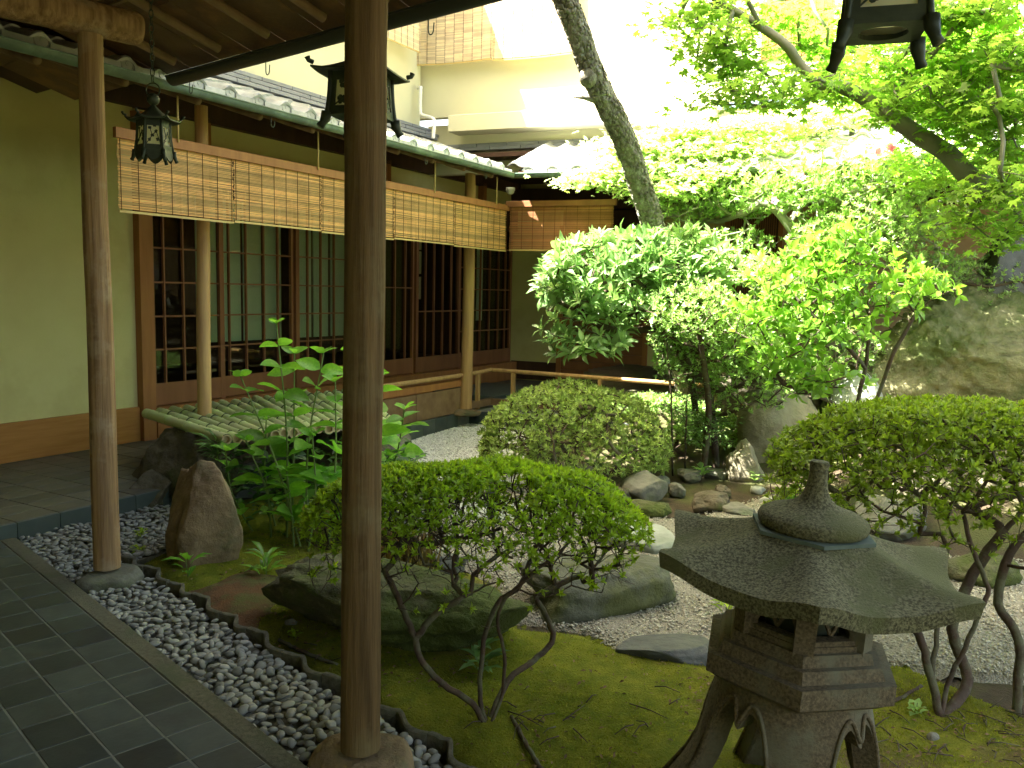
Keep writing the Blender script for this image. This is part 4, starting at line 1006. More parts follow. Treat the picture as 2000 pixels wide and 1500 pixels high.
# raised rim round each arch
for l_ in range(NL):
    pts = []
    for t in np.linspace(-.68, .68, 81):
        a = LP+(l_+.5+t*.5)*2*pi/NL*1.0; z = min(.36, legz(LP+(l_+.5+t*.5)*2*pi/NL)+.022 if abs(t) < .68 else -.11); pts.append(ringpt(outr(z)+.002, a, z))
    obj('arch_rim', MB().tube(pts, .006, 6), M['granitewarm'], sl_, sm=True)

tl_ = V((-LC.x, -LC.y, 0)).normalized(); sl_.rotation_mode = 'QUATERNION'
sl_.rotation_quaternion = Matrix.Rotation(radians(-3), 3, tl_).to_quaternion()
# ================================================================== HANGING LANTERNS
def hanging(c, zb, rad, hgt, rot, sides, label, chain_to, flare=.25, roofk=1.6, apron=False):
    """c: axis, zb: underside of body, rad: body radius"""
    t = thing('hanging_lantern', (c.x, c.y, zb), label, 'hanging lantern', 'iron lanterns hanging under the walkway eave')
    def P(r, a, z): return V((c.x+r*cos(rot+a), c.y+r*sin(rot+a), z))
    zt = zb+hgt
    def br(s): return rad*(1+flare*(1-s)**2.2)       # s 0 bottom .. 1 top
    n = sides
    for k in range(n):
        a0, a1 = 2*pi*k/n, 2*pi*(k+1)/n
        pts = [P(br(s), a0, zb+hgt*s) for s in np.linspace(0, 1, 8)]
        obj('corner_bar', MB().tube(pts, rad*.075, 6), M['iron'], t, sm=True)
        # foot
        e = P(br(0), a0, zb); o_ = V((cos(rot+a0), sin(rot+a0), 0))
        ft = [e+Z*hgt*.05, e+o_*rad*.03-Z*hgt*.1, e+o_*rad*.12-Z*hgt*.22, e+o_*rad*.2-Z*hgt*.3]
        obj('foot', MB().tube(ft, [rad*.16, rad*.16, rad*.11, rad*.13], 7), M['iron'], t, sm=True)
        # paper and cut-out screen
        pa = MB(); sc = MB(); m_ = 10
        for s in np.linspace(.04, 1, m_):
            pa.v += [tuple(P(br(s)*.93, a0, zb+hgt*s)), tuple(P(br(s)*.93, a1, zb+hgt*s))]
        for i in range(m_-1): pa.f.append((2*i, 2*i+1, 2*i+3, 2*i+2))
        obj('paper_panel', pa, M['paper'], t)
        def on(x, s, off=.0):   # x 0..1 across, s up
            return P(br(s)*.965, a0, zb+hgt*s).lerp(P(br(s)*.965, a1, zb+hgt*s), x)
        cw = (P(1, a1, 0)-P(1, a0, 0)).normalized(); nn = cw.cross(Z); nn = nn if nn.dot(P(1, (a0+a1)/2, 0)-P(0, 0, 0)) > 0 else -nn
        wd_ = (P(rad, a1, 0)-P(rad, a0, 0)).length
        sc.bar(on(0, .12), on(1, .12), .004, hgt*.16, upv=Z); sc.bar(on(0, .9), on(1, .9), .004, hgt*.2, upv=Z)
        sc.bar(on(.08, .1), on(.08, .95), wd_*.12, .004, upv=nn); sc.bar(on(.92, .1), on(.92, .95), wd_*.12, .004, upv=nn)
        rs_ = random.Random(k+int(c.x*100))
        fl = [(.3, .72), (.68, .62), (.45, .48), (.75, .36), (.28, .34), (.6, .8)]
        for (x, s) in fl:
            cc = on(x, s)+nn*.001; r_ = wd_*.1
            for q in range(5):
                a_ = 2*pi*q/5+rs_.random(); c2_ = cc+(cw*cos(a_)+Z*sin(a_))*r_*.6; b = len(sc.v)
                for g in range(7): sc.v.append(tuple(c2_+(cw*cos(2*pi*g/7)+Z*sin(2*pi*g/7))*r_*.55+nn*.0004*q))
                sc.f.append(tuple(range(b, b+7)))
        for x0, s0, x1, s1 in ((.1, .2, .45, .48), (.45, .48, .68, .62), (.45, .48, .3, .72), (.9, .25, .68, .62)): sc.bar(on(x0, s0)+nn*.0015, on(x1, s1)+nn*.0015, .003, .003, upv=nn)
        obj('cutout_screen', sc, M['iron'], t, kind='stuff')
        if apron:
            ap = MB(); b = 0; K = 10
            for j in range(K+1):
                x = j/K; p = P(br(0)*1.02, a0, zb).lerp(P(br(0)*1.02, a1, zb), x); ap.v += [tuple(p+Z*.004), tuple(p+nn*.006*sin(pi*x)-Z*(hgt*.3*sin(pi*x)))]
            for j in range(K): ap.f.append((2*j, 2*j+1, 2*j+3, 2*j+2))
            obj('apron', ap, M['iron'], t)
    # floor ring, with a round opening
    fr = MB(); mo = 24
    for i in range(mo):
        a = 2*pi*i/mo
        rr = rad*(1+flare)*cos(pi/n)/cos((a % (2*pi/n))-pi/n)
        fr.v += [tuple(P(rr, a, zb)), tuple(P(rad*.5, a, zb)), tuple(P(rr, a, zb+.008)), tuple(P(rad*.5, a, zb+.008))]
    for i in range(mo): q, p = 4*i, 4*((i+1) % mo); fr.f += [(q, p, p+1, q+1), (q+2, q+3, p+3, p+2), (q, q+2, p+2, p), (q+1, p+1, p+3, q+3)]
    obj('floor_ring', fr, M['iron'], t)
    # roof
    mb = MB(); NR = n*8; RR = rad*roofk; rw = []
    for under in (0, 1):
        for i in range(9):
            s = i/8 if not under else 1-i/8; row = []
            for k in range(NR):
                a = 2*pi*k/NR; hx = cos(pi/n)/cos((a % (2*pi/n))-pi/n); cn = max(0, (hx-cos(pi/n))/(1-cos(pi/n)))**2
                r = rad*.12+(RR*hx-rad*.12)*s
                z = zt+hgt*.02+hgt*.5*(1-s)**1.9+cn*hgt*.10*s**4
                if n == 4: z = zt+hgt*.02+hgt*.42*(1-s)**1.4+cn*hgt*.05*s**6
                row.append(len(mb.v)); mb.v.append(tuple(P(r, a, z-under*.005)))
            rw.append(row)
    for i in range(len(rw)-1):
        for k in range(NR): j = (k+1) % NR; mb.f.append((rw[i][k], rw[i+1][k], rw[i+1][j], rw[i][j]))
    obj('roof', mb, M['iron'], t, sm=40)
    for k in range(n):
        a = 2*pi*k/n; e = P(RR, a, zt+hgt*.10+.004); o_ = V((cos(rot+a), sin(rot+a), 0))
        obj('roof_tip', MB().tube([e-o_*.01, e+o_*.004+Z*.004, e+o_*.008+Z*.014], [rad*.07, rad*.07, rad*.09], 6), M['iron'], t, sm=True)
    zk = zt+hgt*.5
    mb = MB(); rb_ = rad*.4; mb.lathe((c.x, c.y, zk), [(0, 0)]+[(rb_*sin(x), rb_*(1-cos(x))) for x in np.linspace(.3, 2.9, 10)]+[(0, 2*rb_)], 16)
    obj('knob', mb, M['iron'], t, sm=True)
    zr = zk+rb_*1.9; ringm = MB(); rq = rad*.45
    ringm.tube([V((c.x+rq*cos(x), c.y, zr+rq*.5+rq*sin(x))) for x in np.linspace(0, 2*pi, 20)], .003, 6); obj('ring', ringm, M['iron'], t, sm=True)
    z = zr+rq*1.4; i = 0; ch = MB()
    while z < chain_to:
        dx, dy = (1, 0) if i % 2 else (0, 1)
        ch.tube([V((c.x+.009*dx*cos(x), c.y+.009*dy*cos(x), z+.018+.02*sin(x))) for x in np.linspace(0, 2*pi, 11)], .0022, 5); z += .031; i += 1
    if ch.v: obj('chain', ch, M['iron'], t, sm=True, kind='stuff')
    return t
c1_ = PD(302, 322, 3.85); hanging(V((c1_.x, c1_.y, 0)), 1.975, .068, .135, .35, 6, 'small six sided iron lantern on a chain, beside the left log post', 2.62, flare=.18, roofk=1.75, apron=True)
c2_ = PD(706, 250, 2.62); hanging(V((c2_.x, c2_.y, 0)), 1.905, .098, .125, .55, 4, 'dark iron lantern with a wide flat roof, half hidden behind the nearest log post', 2.6, flare=.12, roofk=1.62)
c3_ = PD(1722, 95, 1.45); hanging(V((c3_.x, c3_.y, 0)), 1.835, .078, .13, .5, 4, 'black iron lantern cut off by the top edge, nearest the camera at right', 2.55, flare=.13, roofk=1.6)

# ================================================================== PLANTS
def blobpts(c, r, n, zlo=-1, shell=.75, seed=0, lump=.18):
    rs = np.random.RandomState(seed); out = []
    while len(out) < n:
        d = V(rs.normal(0, 1, 3)).normalized()
        if d.z < zlo: continue
        k = (shell+(1-shell)*rs.rand())*(1+lump*noise.noise(d*2.3+V((seed, 0, 0))))
        out.append((c[0]+d.x*r[0]*k, c[1]+d.y*r[1]*k, c[2]+d.z*r[2]*k))
    return out
def rosette(tips, par, P, n, spread, ln, upb=.5, seed=0, jit=.25):
    rs = np.random.RandomState(seed+9); LP_, LD, LU, LL = [], [], [], []
    for t in tips:
        p = V(P[t]); q = V(P[par[t]]); ax_ = (p-q); ax_ = (ax_.normalized() if ax_.length > 1e-6 else Z) + Z*upb + V(rs.normal(0, jit, 3)); ax_.normalize()
        x = ax_.orthogonal().normalized(); y = ax_.cross(x); a0 = rs.uniform(0, 6.28)
        for k in range(n):
            a = a0+2.4*k+rs.normal(0, .2); tt = spread*(.5+.6*k/n)+rs.normal(0, .12); d = ax_*cos(tt)+(x*cos(a)+y*sin(a))*sin(tt)
            LP_.append(tuple(p-ax_*.15*ln*(k/n))); LD.append(tuple(d)); LU.append(tuple(ax_+V((1e-3, 0, 0)))); LL.append(ln*rs.uniform(.7, 1.25))
    return LP_, LD, LU, np.array(LL)
def shrub(name, label, cat, paths, targets, leafm, woodm, ln, wr, n=6, spread=1.05, tmpl='small', seg=.06, wob=.5, r0=.0018, rmax=.03, fine=1, seed=0, upb=.5, group=None, lift=.25, bias=.9, leaf_from=0, woodname='stem', pw=2.3):
    random.seed(seed+1)
    P, par, ch, rad, tips = grow(paths, targets, seg, wob, r0, lift=lift, bias=bias, pw=pw)
    t = thing(name, paths[0][0], label, cat, group)
    mb = woodmesh(P, par, ch, rad, rmax); obj(woodname, mb, woodm, t, sm=True, kind='stuff')
    lp, ld, lu, ll = rosette(tips[leaf_from:], par, P, n, spread, ln, upb, seed)
    leaves('foliage', lp, ld, lu, ll, ll*wr, leafm, t, tmpl)
    return t, P, par, tips

# ---- front azalea
def capc(cx, cy, rx, ry, ztop, drop, thick, n, seed, rot=0, sparse=None):
    rs = np.random.RandomState(seed); out = []
    while len(out) < n:
        a, b = rs.uniform(-1, 1, 2); q = a*a+b*b
        if q > 1 or (sparse and noise.noise(V((a*2.2, b*2.2, seed))) < sparse): continue
        x = cx+rx*a*cos(rot)-ry*b*sin(rot); y = cy+rx*a*sin(rot)+ry*b*cos(rot)
        z = ztop-drop*q**2.2+.03*noise.noise(V((x*5, y*5, seed)))-thick*(rs.rand()**1.7)*(.4+.6*q)
        out.append((x, y, z))
    return out
y0 = 2.78
pa = lambda l: [tuple(PD(*q)) for q in l]
root = tuple(G(952, 1428, -.09))
az_paths = [
 curve([root]+pa([(925, 1375, 2.74), (862, 1335, 2.72), (822, 1285, 2.7), (812, 1245, 2.7)]), 4, .003),
 curve([root]+pa([(938, 1350, 2.78), (945, 1250, 2.82), (972, 1180, 2.85), (1012, 1150, 2.86)]), 4, .003),
 curve([root]+pa([(982, 1350, 2.76), (985, 1280, 2.76), (972, 1220, 2.74), (985, 1170, 2.72), (1040, 1120, 2.7), (1090, 1080, 2.7)]), 4, .003),
 curve([root]+pa([(990, 1330, 2.9), (1040, 1292, 3.0), (1078, 1255, 3.06), (1072, 1215, 3.08), (1045, 1165, 3.1)]), 4, .003),
 curve([tuple(PD(812, 1245, 2.7))]+pa([(790, 1195, 2.72), (765, 1140, 2.8), (735, 1090, 2.85)]), 4, .003),
 curve([tuple(PD(812, 1245, 2.7))]+pa([(850, 1200, 2.7), (905, 1165, 2.68), (960, 1140, 2.66)]), 4, .003),
 curve([tuple(PD(1045, 1165, 3.1))]+pa([(1120, 1130, 3.14), (1180, 1110, 3.16)]), 4, .003)]
cA = (-.12, 2.96)
tg = capc(*cA, .46, .26, .5, .06, .12, 60, 2) + capc(*cA, .55, .29, .60, .1, .14, 300, 3) + capc(*cA, .56, .3, .62, .1, .2, 700, 15) + capc(*cA, .6, .32, .70, .2, .2, 1700, 14) + capc(*cA, .63, .34, .765, .2, .06, 2300, 4, sparse=-.28) + capc(*cA, .6, .3, .66, .2, .12, 120, 24, sparse=.18)
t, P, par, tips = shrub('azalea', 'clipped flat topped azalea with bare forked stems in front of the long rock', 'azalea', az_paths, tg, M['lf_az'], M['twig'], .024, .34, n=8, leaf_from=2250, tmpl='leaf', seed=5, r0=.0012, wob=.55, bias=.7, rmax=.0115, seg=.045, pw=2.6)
# ---- right azalea
r1 = tuple(G(1838, 1408, -.09))
azr = [curve([r1]+pa([(1815, 1310, 2.92), (1795, 1240, 2.95), (1740, 1170, 3.0), (1690, 1090, 3.1)]), 4, .003),
 curve([r1]+pa([(1820, 1330, 2.92), (1830, 1240, 2.95), (1835, 1160, 2.98), (1850, 1070, 3.0)]), 4, .003),
 curve([r1]+pa([(1850, 1340, 2.9), (1885, 1265, 2.9), (1915, 1190, 2.9), (1930, 1150, 2.9), (1900, 1080, 2.92), (1880, 1000, 2.95)]), 4, .003),
 curve([r1]+pa([(1890, 1330, 3.0), (1860, 1230, 3.05), (1900, 1120, 3.1), (1960, 1040, 3.1), (2000, 990, 3.1)]), 4, .003),
 curve([tuple(G(1985, 1400, -.09))]+pa([(1990, 1250, 2.95), (1950, 1180, 3.0), (1975, 1080, 3.05), (2050, 1000, 3.1)]), 4, .003)]
cB = (1.83, 3.28)
tg = capc(*cB, .6, .36, .62, .05, .15, 60, 12) + capc(*cB, .68, .46, .78, .1, .16, 200, 13) + capc(*cB, .8, .52, .985, .2, .3, 4200, 14)
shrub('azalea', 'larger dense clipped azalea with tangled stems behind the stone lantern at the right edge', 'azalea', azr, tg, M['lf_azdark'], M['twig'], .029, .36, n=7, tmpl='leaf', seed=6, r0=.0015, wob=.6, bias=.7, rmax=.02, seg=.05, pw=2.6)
# ---- round bush in the middle
rb0 = tuple(G(1150, 955, -.1)); c = (.49, 6.55, .2)
rp = [curve([rb0, (c[0], c[1], .05), (c[0]-.15, c[1]-.05, .3)], 4), curve([rb0, (c[0]+.3, c[1]-.1, .0), (c[0]+.5, c[1], .25)], 4), curve([rb0, (c[0]-.25, c[1]-.1, .02), (c[0]-.45, c[1], .3)], 4)]
tg = blobpts(c, (.5, .42, .3), 60, -.1, .6, 1) + blobpts(c, (.76, .58, .48), 2300, -.3, .9, 2, .1) + blobpts((c[0]+.2, c[1], c[2]-.05), (.6, .5, .3), 350, -.5, .7, 3, .1)
shrub('round_bush', 'round clipped small leaved bush beside the bright far gravel, mid picture', 'bush', rp, tg, M['lf_round'], M['twig'], .036, .36, n=8, seed=7, r0=.002, wob=.5, seg=.07, upb=.6, rmax=.02)
# ---- rhododendron with whorled leaves
rh = [curve([(1.75, 7.75, 0), (1.6, 7.5, .6), (1.3, 7.25, 1.1), (1.0, 7.1, 1.3)], 5), curve([(1.6, 7.5, .6), (1.55, 7.2, 1.2), (1.35, 7.0, 1.6)], 4), curve([(1.3, 7.25, 1.1), (.8, 6.9, 1.1), (.5, 6.85, 1.25)], 4)]
tg = blobpts((.92, 7.0, 1.4), (.4, .35, .25), 30, -.4, .5, 21) + blobpts((.9, 6.98, 1.42), (.72, .5, .47), 330, -.35, .85, 22) + blobpts((.62, 6.8, 1.08), (.4, .35, .22), 60, -.9, .6, 23) + blobpts((1.35, 7.0, 1.6), (.42, .4, .33), 110, -.5, .8, 24)
shrub('rhododendron', 'broad rhododendron with long whorled leaves below the brown blind, left of the leaning tree', 'shrub', rh, tg, M['lf_rhodo'], M['twig'], .12, .3, n=8, spread=1.25, tmpl='leaf', seed=8, r0=.004, wob=.5, seg=.1, upb=.55, rmax=.03)
# ---- sunlit azalea mound right of it
tg = blobpts((1.62, 6.9, .95), (.5, .4, .42), 900, -.5, .8, 31, .2)+blobpts((1.95, 6.9, .75), (.4, .35, .38), 500, -.8, .7, 32)
shrub('shrub', 'bright small leaved shrub catching full sun between the rhododendron and the camellia', 'shrub', [curve([(1.75, 7.05, -.05), (1.7, 7.0, .3), (1.62, 6.95, .7)], 4)], tg, M['lf_small'], M['twig'], .036, .4, n=7, seed=9, r0=.0022, seg=.08)
tg = blobpts((2.5, 7.5, 1.0), (.8, .5, .5), 900, -.7, .75, 33, .25)
shrub('shrub', 'loose leafy shrub on the bank behind the camellia stems', 'shrub', [curve([(2.4, 7.7, .2), (2.45, 7.6, .5), (2.5, 7.55, .9)], 4)], tg, M['lf_small'], M['twig'], .045, .4, n=6, seed=19, r0=.0025, seg=.09)
tg = blobpts(tuple(PD(1365, 610, 6.5)), (.42, .35, .26), 700, -1, .5, 34, .25)
shrub('shrub', 'whitish sunstruck small leaved shrub directly in front of the rhododendron, right side', 'shrub', [curve([(1.6, 6.85, -.05), (1.58, 6.7, .5), tuple(PD(1365, 650, 6.5))], 5)], tg, M['lf_small'], M['twig'], .04, .36, n=6, seed=29, r0=.002, seg=.08)
tg = blobpts(tuple(PD(1390, 850, 7.5)), (.45, .3, .2), 500, -.4, .6, 35, .25)+blobpts(tuple(PD(1290, 800, 8.0)), (.5, .3, .16), 400, -.4, .6, 36, .25)
shrub('shrub', 'low leafy ground shrub on the shaded bank behind the nandina stems', 'shrub', [curve([tuple(PD(1370, 890, 7.6)), tuple(PD(1380, 870, 7.55)), tuple(PD(1390, 850, 7.5))], 4)], tg, M['lf_small'], M['twig'], .045, .42, n=6, seed=30, r0=.002, seg=.08)
tg = []
for (u, v_, y, a_, b_, n) in ((1420, 520, 7.6, .45, .2, 260), (1520, 540, 7.4, .4, .22, 240), (1620, 480, 7.3, .4, .22, 240), (1760, 470, 7.2, .4, .25, 240), (1560, 620, 7.2, .45, .2, 240), (1470, 700, 7.2, .4, .22, 260), (1840, 520, 7.4, .3, .16, 120)):
    tg += blobpts(tuple(PD(u, v_, y)), (a_, .35, b_), n, -1, .4, 170+int(u))
shrub('shrub', 'pale airy wall of small leaves filling the space behind the camellia', 'shrub', [curve([tuple(PD(1560, 900, 7.6)), tuple(PD(1550, 760, 7.5)), tuple(PD(1540, 640, 7.4)), tuple(PD(1540, 560, 7.4))], 5)], tg, M['lf_small'], M['mapbark'], .05, .42, n=6, seed=39, r0=.0024, seg=.1, bias=.4)
# ---- camellia
cm_ = [curve([tuple(PD(1665, 870, 6.2)), tuple(PD(1672, 800, 6.1)), tuple(PD(1690, 720, 6.0)), tuple(PD(1700, 620, 5.9))], 5, .004), curve([tuple(PD(1665, 870, 6.2)), tuple(PD(1640, 800, 6.1)), tuple(PD(1590, 770, 6.0)), tuple(PD(1530, 750, 5.9))], 5, .004),
 curve([tuple(PD(1665, 870, 6.2)), tuple(PD(1720, 760, 6.1)), tuple(PD(1745, 690, 6.0)), tuple(PD(1790, 610, 6.0))], 5, .004), curve([tuple(PD(1690, 720, 6.0)), tuple(PD(1640, 660, 5.9)), tuple(PD(1570, 600, 5.9)), tuple(PD(1520, 540, 5.9))], 5, .004)]
tg = []
for (u, v_, y, rx, rz_, n, sd_) in ((1560, 560, 5.9, .42, .26, 90, 41), (1640, 500, 6.0, .4, .25, 80, 42), (1700, 580, 5.9, .42, .26, 90, 43), (1530, 690, 5.9, .3, .14, 50, 44), (1590, 740, 5.8, .34, .12, 50, 45), (1780, 550, 6.1, .3, .22, 60, 46), (1480, 620, 6.0, .25, .2, 40, 47), (1620, 640, 5.8, .35, .18, 50, 48)):
    q = PD(u, v_, y); tg += blobpts(tuple(q), (rx, .35, rz_), n, -1, .3, sd_)
shrub('camellia', 'open leafy camellia with glossy light green leaves, left of the huge mossy boulder', 'shrub', cm_, tg, M['lf_cam'], M['twig'], .085, .45, n=4, spread=1.2, tmpl='leaf', seed=10, r0=.003, wob=.4, seg=.1, upb=.3, rmax=.016)
# ---- nandina
def nandina(us, base, label, seed, y, top, leafn=26):
    rs = random.Random(seed); t = thing('nandina', base, label, 'shrub', 'thin nandina stems')
    pts = curve([base]+[tuple(PD(u, v_, y)) for u, v_ in us], 6, .004); obj('stem', MB().tube(pts, [.008-.004*i/len(pts) for i in range(len(pts))], 6), M['twig'], t, sm=True)
    lp, ld, lu, tw = [], [], [], MB()
    for i in range(len(pts)//3, len(pts)):
        for rep in range(3):
            a = rs.uniform(0, 6.28); d = V((cos(a), sin(a), rs.uniform(.1, .7))).normalized(); ln = rs.uniform(.12, .26)
            e = pts[i]+d*ln-Z*.03; tw.tube([pts[i], pts[i]+d*ln*.5+Z*.01, e], [.0022, .0018, .0012], 3, cap=False)
            for k in range(leafn//2):
                s = rs.uniform(.35, 1.05); p = pts[i].lerp(e, s); sd2 = V((rs.uniform(-1, 1), rs.uniform(-1, 1), rs.uniform(-.35, .35))).normalized()
                p2 = p+sd2*rs.uniform(.0, .05); lp.append(tuple(p2)); ld.append(tuple(sd2+d*.5-Z*.15)); lu.append((rs.uniform(-.3, .3), rs.uniform(-.3, .3), 1))
    obj('leaf_stalks', tw, M['twig'], t, kind='stuff'); n = len(lp); ll = np.random.RandomState(seed).uniform(.03, .055, n)
    leaves('foliage', lp, ld, lu, ll, ll*.36, M['lf_nan'], t, 'small')
nandina([(1312, 800), (1300, 640), (1290, 500)], tuple(G(1313, 928, -.1)), 'tall thin nandina with feathery pale leaves, right of the round bush', 51, 6.6, 0)
nandina([(1340, 830), (1345, 760), (1370, 690)], tuple(G(1338, 920, -.1)), 'low nandina with airy leaves at the foot of the dark rock shelf', 52, 6.75, 0)
nandina([(1375, 850), (1385, 820)], tuple(G(1370, 925, -.1)), 'shortest nandina, just left of the wedge rock', 53, 6.8, 0, 40)
# ---- leaning tree
tr = thing('leaning_tree', (1.9, 8.7, 0), 'leaning rough barked tree trunk rising from behind the rhododendron', 'tree')
tp = [V((1.95, 8.9, 0)), PD(1300, 560, 7.9), PD(1278, 450, 7.6), PD(1240, 330, 7.3), PD(1205, 240, 7.05), PD(1160, 150, 6.8), PD(1128, 60, 6.6), PD(1095, -20, 6.45), PD(1030, -160, 6.3)]
tpc = curve(tp, 6); rr = [.105-.03*(i/len(tpc)) + .008*noise.noise(V((i*.5, 2, 0))) for i in range(len(tpc))]
mb = MB(); mb.tube(tpc, rr, 28); mb.v = [tuple(V(q)+V((1, 1, 1))*0+V((noise.noise(V(q)*9), noise.noise(V(q)*9+V((5, 0, 0))), 0))*.014+V((noise.noise(V(q)*28), noise.noise(V(q)*28+V((5, 0, 0))), 0))*.007) for q in mb.v]
obj('trunk', mb, M['pinebark'], tr, sm=True)
kn = MB(); a = PD(1165, 195, 6.88); kn.tube([a, a-V((.11, .05, -.005)), a-V((.19, .07, .0))], [.035, .016, .006], 8); obj('branch_stub', kn, M['pinebark'], tr, sm=True)
kn = MB(); a = PD(1150, 150, 6.75); kn.tube([a-Z*.02, a+V((-.03, -.09, .0))], [.07, .05], 10); obj('knot', kn, M['pinebark'], tr, sm=True)
# bark plates standing proud of the trunk
rs = np.random.RandomState(4); pl_p, pl_x, pl_y, pl_z = [], [], [], []
for k in range(2600):
    i = rs.randint(1, len(tpc)-2); s = rs.rand(); c_ = tpc[i].lerp(tpc[i+1], s); t_ = (tpc[i+1]-tpc[i]).normalized(); x = t_.orthogonal().normalized(); y = t_.cross(x); a = rs.uniform(0, 6.28); o_ = x*cos(a)+y*sin(a); side = t_.cross(o_)
    rr_ = rr[i]+rs.uniform(-.002, .008); pl_p.append(tuple(c_+o_*rr_)); sc_ = rs.uniform(.008, .022); pl_x.append(tuple(side*sc_)); pl_y.append(tuple(t_*sc_*rs.uniform(1, 1.8))); pl_z.append(tuple(o_*.005))
tv, tf = ICO[1]; v, f = scatter(tv, tf, np.array(pl_x), np.array(pl_y), np.array(pl_z), np.array(pl_p)); fastmesh('bark_plates', v, f, M['pinebark'], tr, kind='stuff')
# ---- maples
def mapleleaves(P, tips, par, n, seed, size, m, t, sp=.09, drop=.35):
    rs = np.random.RandomState(seed); lp, ld, lu = [], [], []
    for q in tips:
        p = V(P[q])
        for k in range(n):
            o_ = V(rs.normal(0, 1, 3)); o_.z *= .25; lp.append(tuple(p+o_*sp)); a = rs.uniform(0, 6.28)
            ld.append((cos(a), sin(a), -rs.uniform(0, 2*drop))); lu.append(tuple(V((rs.normal(0, .35), rs.normal(0, .35), 1))))
    ll = rs.uniform(.6, 1.2, len(lp))*size
    leaves('foliage', lp, ld, lu, ll, ll, m, t, 'maple')
def maple(label, paths, targets, m, size, n, seed, bark, r0=.003, rmax=.2, rs_=None, sp=.09, wood='branch'):
    random.seed(seed); P, par, ch, rad, tips = grow(paths, targets, .11, .35, r0, lift=-.05, bias=.15, pw=2.5)
    t = thing('maple_tree', paths[0][0], label, 'tree'); obj('twigs', woodmesh(P, par, ch, rad, rs_ or .012), bark, t, sm=True, kind='stuff'); mapleleaves(P, tips, par, n, seed, size, m, t, sp); return t
bp = pa([(2120, 520, 4.4), (2010, 415, 4.4), (1900, 350, 4.45), (1850, 300, 4.5), (1790, 262, 4.5), (1740, 225, 4.55), (1700, 200, 4.6), (1650, 172, 4.6), (1605, 165, 4.65), (1565, 130, 4.7), (1535, 88, 4.7), (1475, 45, 4.75), (1400, 0, 4.8), (1330, -60, 4.9)])
bpc = curve(bp, 5)
def cl(specs, sd0, dy=.35, flat=.08):
    out = []
    for i, (u, v_, y, wpx, n) in enumerate(specs):
        c_ = PD(u, v_, y); out += blobpts(tuple(c_), (wpx/F*y/2, dy, flat*1.3), n, -1, .15, sd0+i)
    return out
tg = cl([(1360, 30, 4.9, 150, 34), (1400, 90, 4.8, 150, 30), (1440, 130, 4.9, 200, 36), (1520, 30, 5.2, 200, 36), (1560, 180, 4.6, 240, 34), (1440, 190, 4.7, 170, 26), (1600, 90, 5.3, 200, 36), (1650, 140, 5.1, 200, 34), (1750, 140, 4.6, 220, 40),
         (1800, 200, 4.4, 240, 40), (1880, 40, 4.3, 260, 60), (1960, 120, 4.2, 220, 60), (1880, 130, 4.5, 240, 50), (1950, 220, 4.2, 220, 50), (1880, 250, 4.6, 200, 34), (1980, 30, 4.6, 240, 50), (1840, 10, 5.2, 240, 44), (1960, 300, 4.4, 160, 34), (1970, 370, 4.0, 150, 30), (1830, 320, 5, 200, 22), (1890, 430, 4.4, 140, 16), (1980, 440, 4.1, 120, 20), (1700, 60, 5.6, 160, 24)], 200)
t = maple('overhanging maple whose long bare limb crosses the upper right corner', [bpc], tg, M['lf_maple'], .062, 9, 61, M['mapbark'])
rr = [.062-.046*(i/len(bpc))**.8 for i in range(len(bpc))]
rr = [r*(1+.1*noise.noise(V((i*.7, 0, 3)))) for i, r in enumerate(rr)]
obj('limb', MB().tube(bpc, rr, 14, jit=.08), M['mapbark'], t, sm=True)
sb = curve(pa([(1490, 62, 4.74), (1480, 40, 4.7), (1455, -10, 4.65)]), 4); obj('limb', MB().tube(sb, .013, 8), M['mapbark'], t, sm=True)
tb = [curve(pa([(1740, 420, 9.1), (1710, 300, 8.9), (1690, 240, 8.7), (1640, 190, 8.5), (1560, 150, 8.4)]), 4), curve(pa([(1690, 240, 8.7), (1560, 270, 8.6), (1440, 280, 8.4), (1330, 290, 8.3)]), 4), curve(pa([(1710, 300, 8.9), (1740, 200, 8.7), (1765, 180, 8.6)]), 4)]
tg = cl([(1250, 290, 8.3, 240, 60), (1340, 260, 8.3, 300, 80), (1420, 300, 8.2, 320, 80), (1500, 250, 8.3, 300, 70), (1560, 310, 8.4, 300, 70), (1220, 330, 8.2, 200, 40), (1380, 340, 8.1, 320, 60), (1620, 230, 8.5, 240, 50), (1160, 350, 8.1, 130, 30), (1290, 370, 8.0, 180, 30)], 300, dy=.5)
maple('pale sunlit maple with layered sprays in front of the cream wall', tb, tg, M['lf_maple_sun'], .07, 17, 62, M['mapbark'], sp=.12, rs_=.05)
tg = cl([(1750, 60, 6.5, 300, 60), (1900, 80, 6.4, 300, 80), (1980, 180, 6.3, 300, 80), (1850, 200, 6.6, 300, 70), (1750, 180, 6.8, 240, 40), (1960, 300, 6.4, 260, 40), (1820, 330, 6.8, 260, 36)], 400, dy=.5, flat=.16)
maple('yellow green maple filling the top right corner behind the limb', [curve(pa([(2150, 500, 6.8), (2080, 300, 6.7), (2000, 150, 6.6), (1900, 60, 6.5)]), 5)], tg, M['lf_maple'], .07, 15, 63, M['mapbark'], sp=.14, rs_=.05)
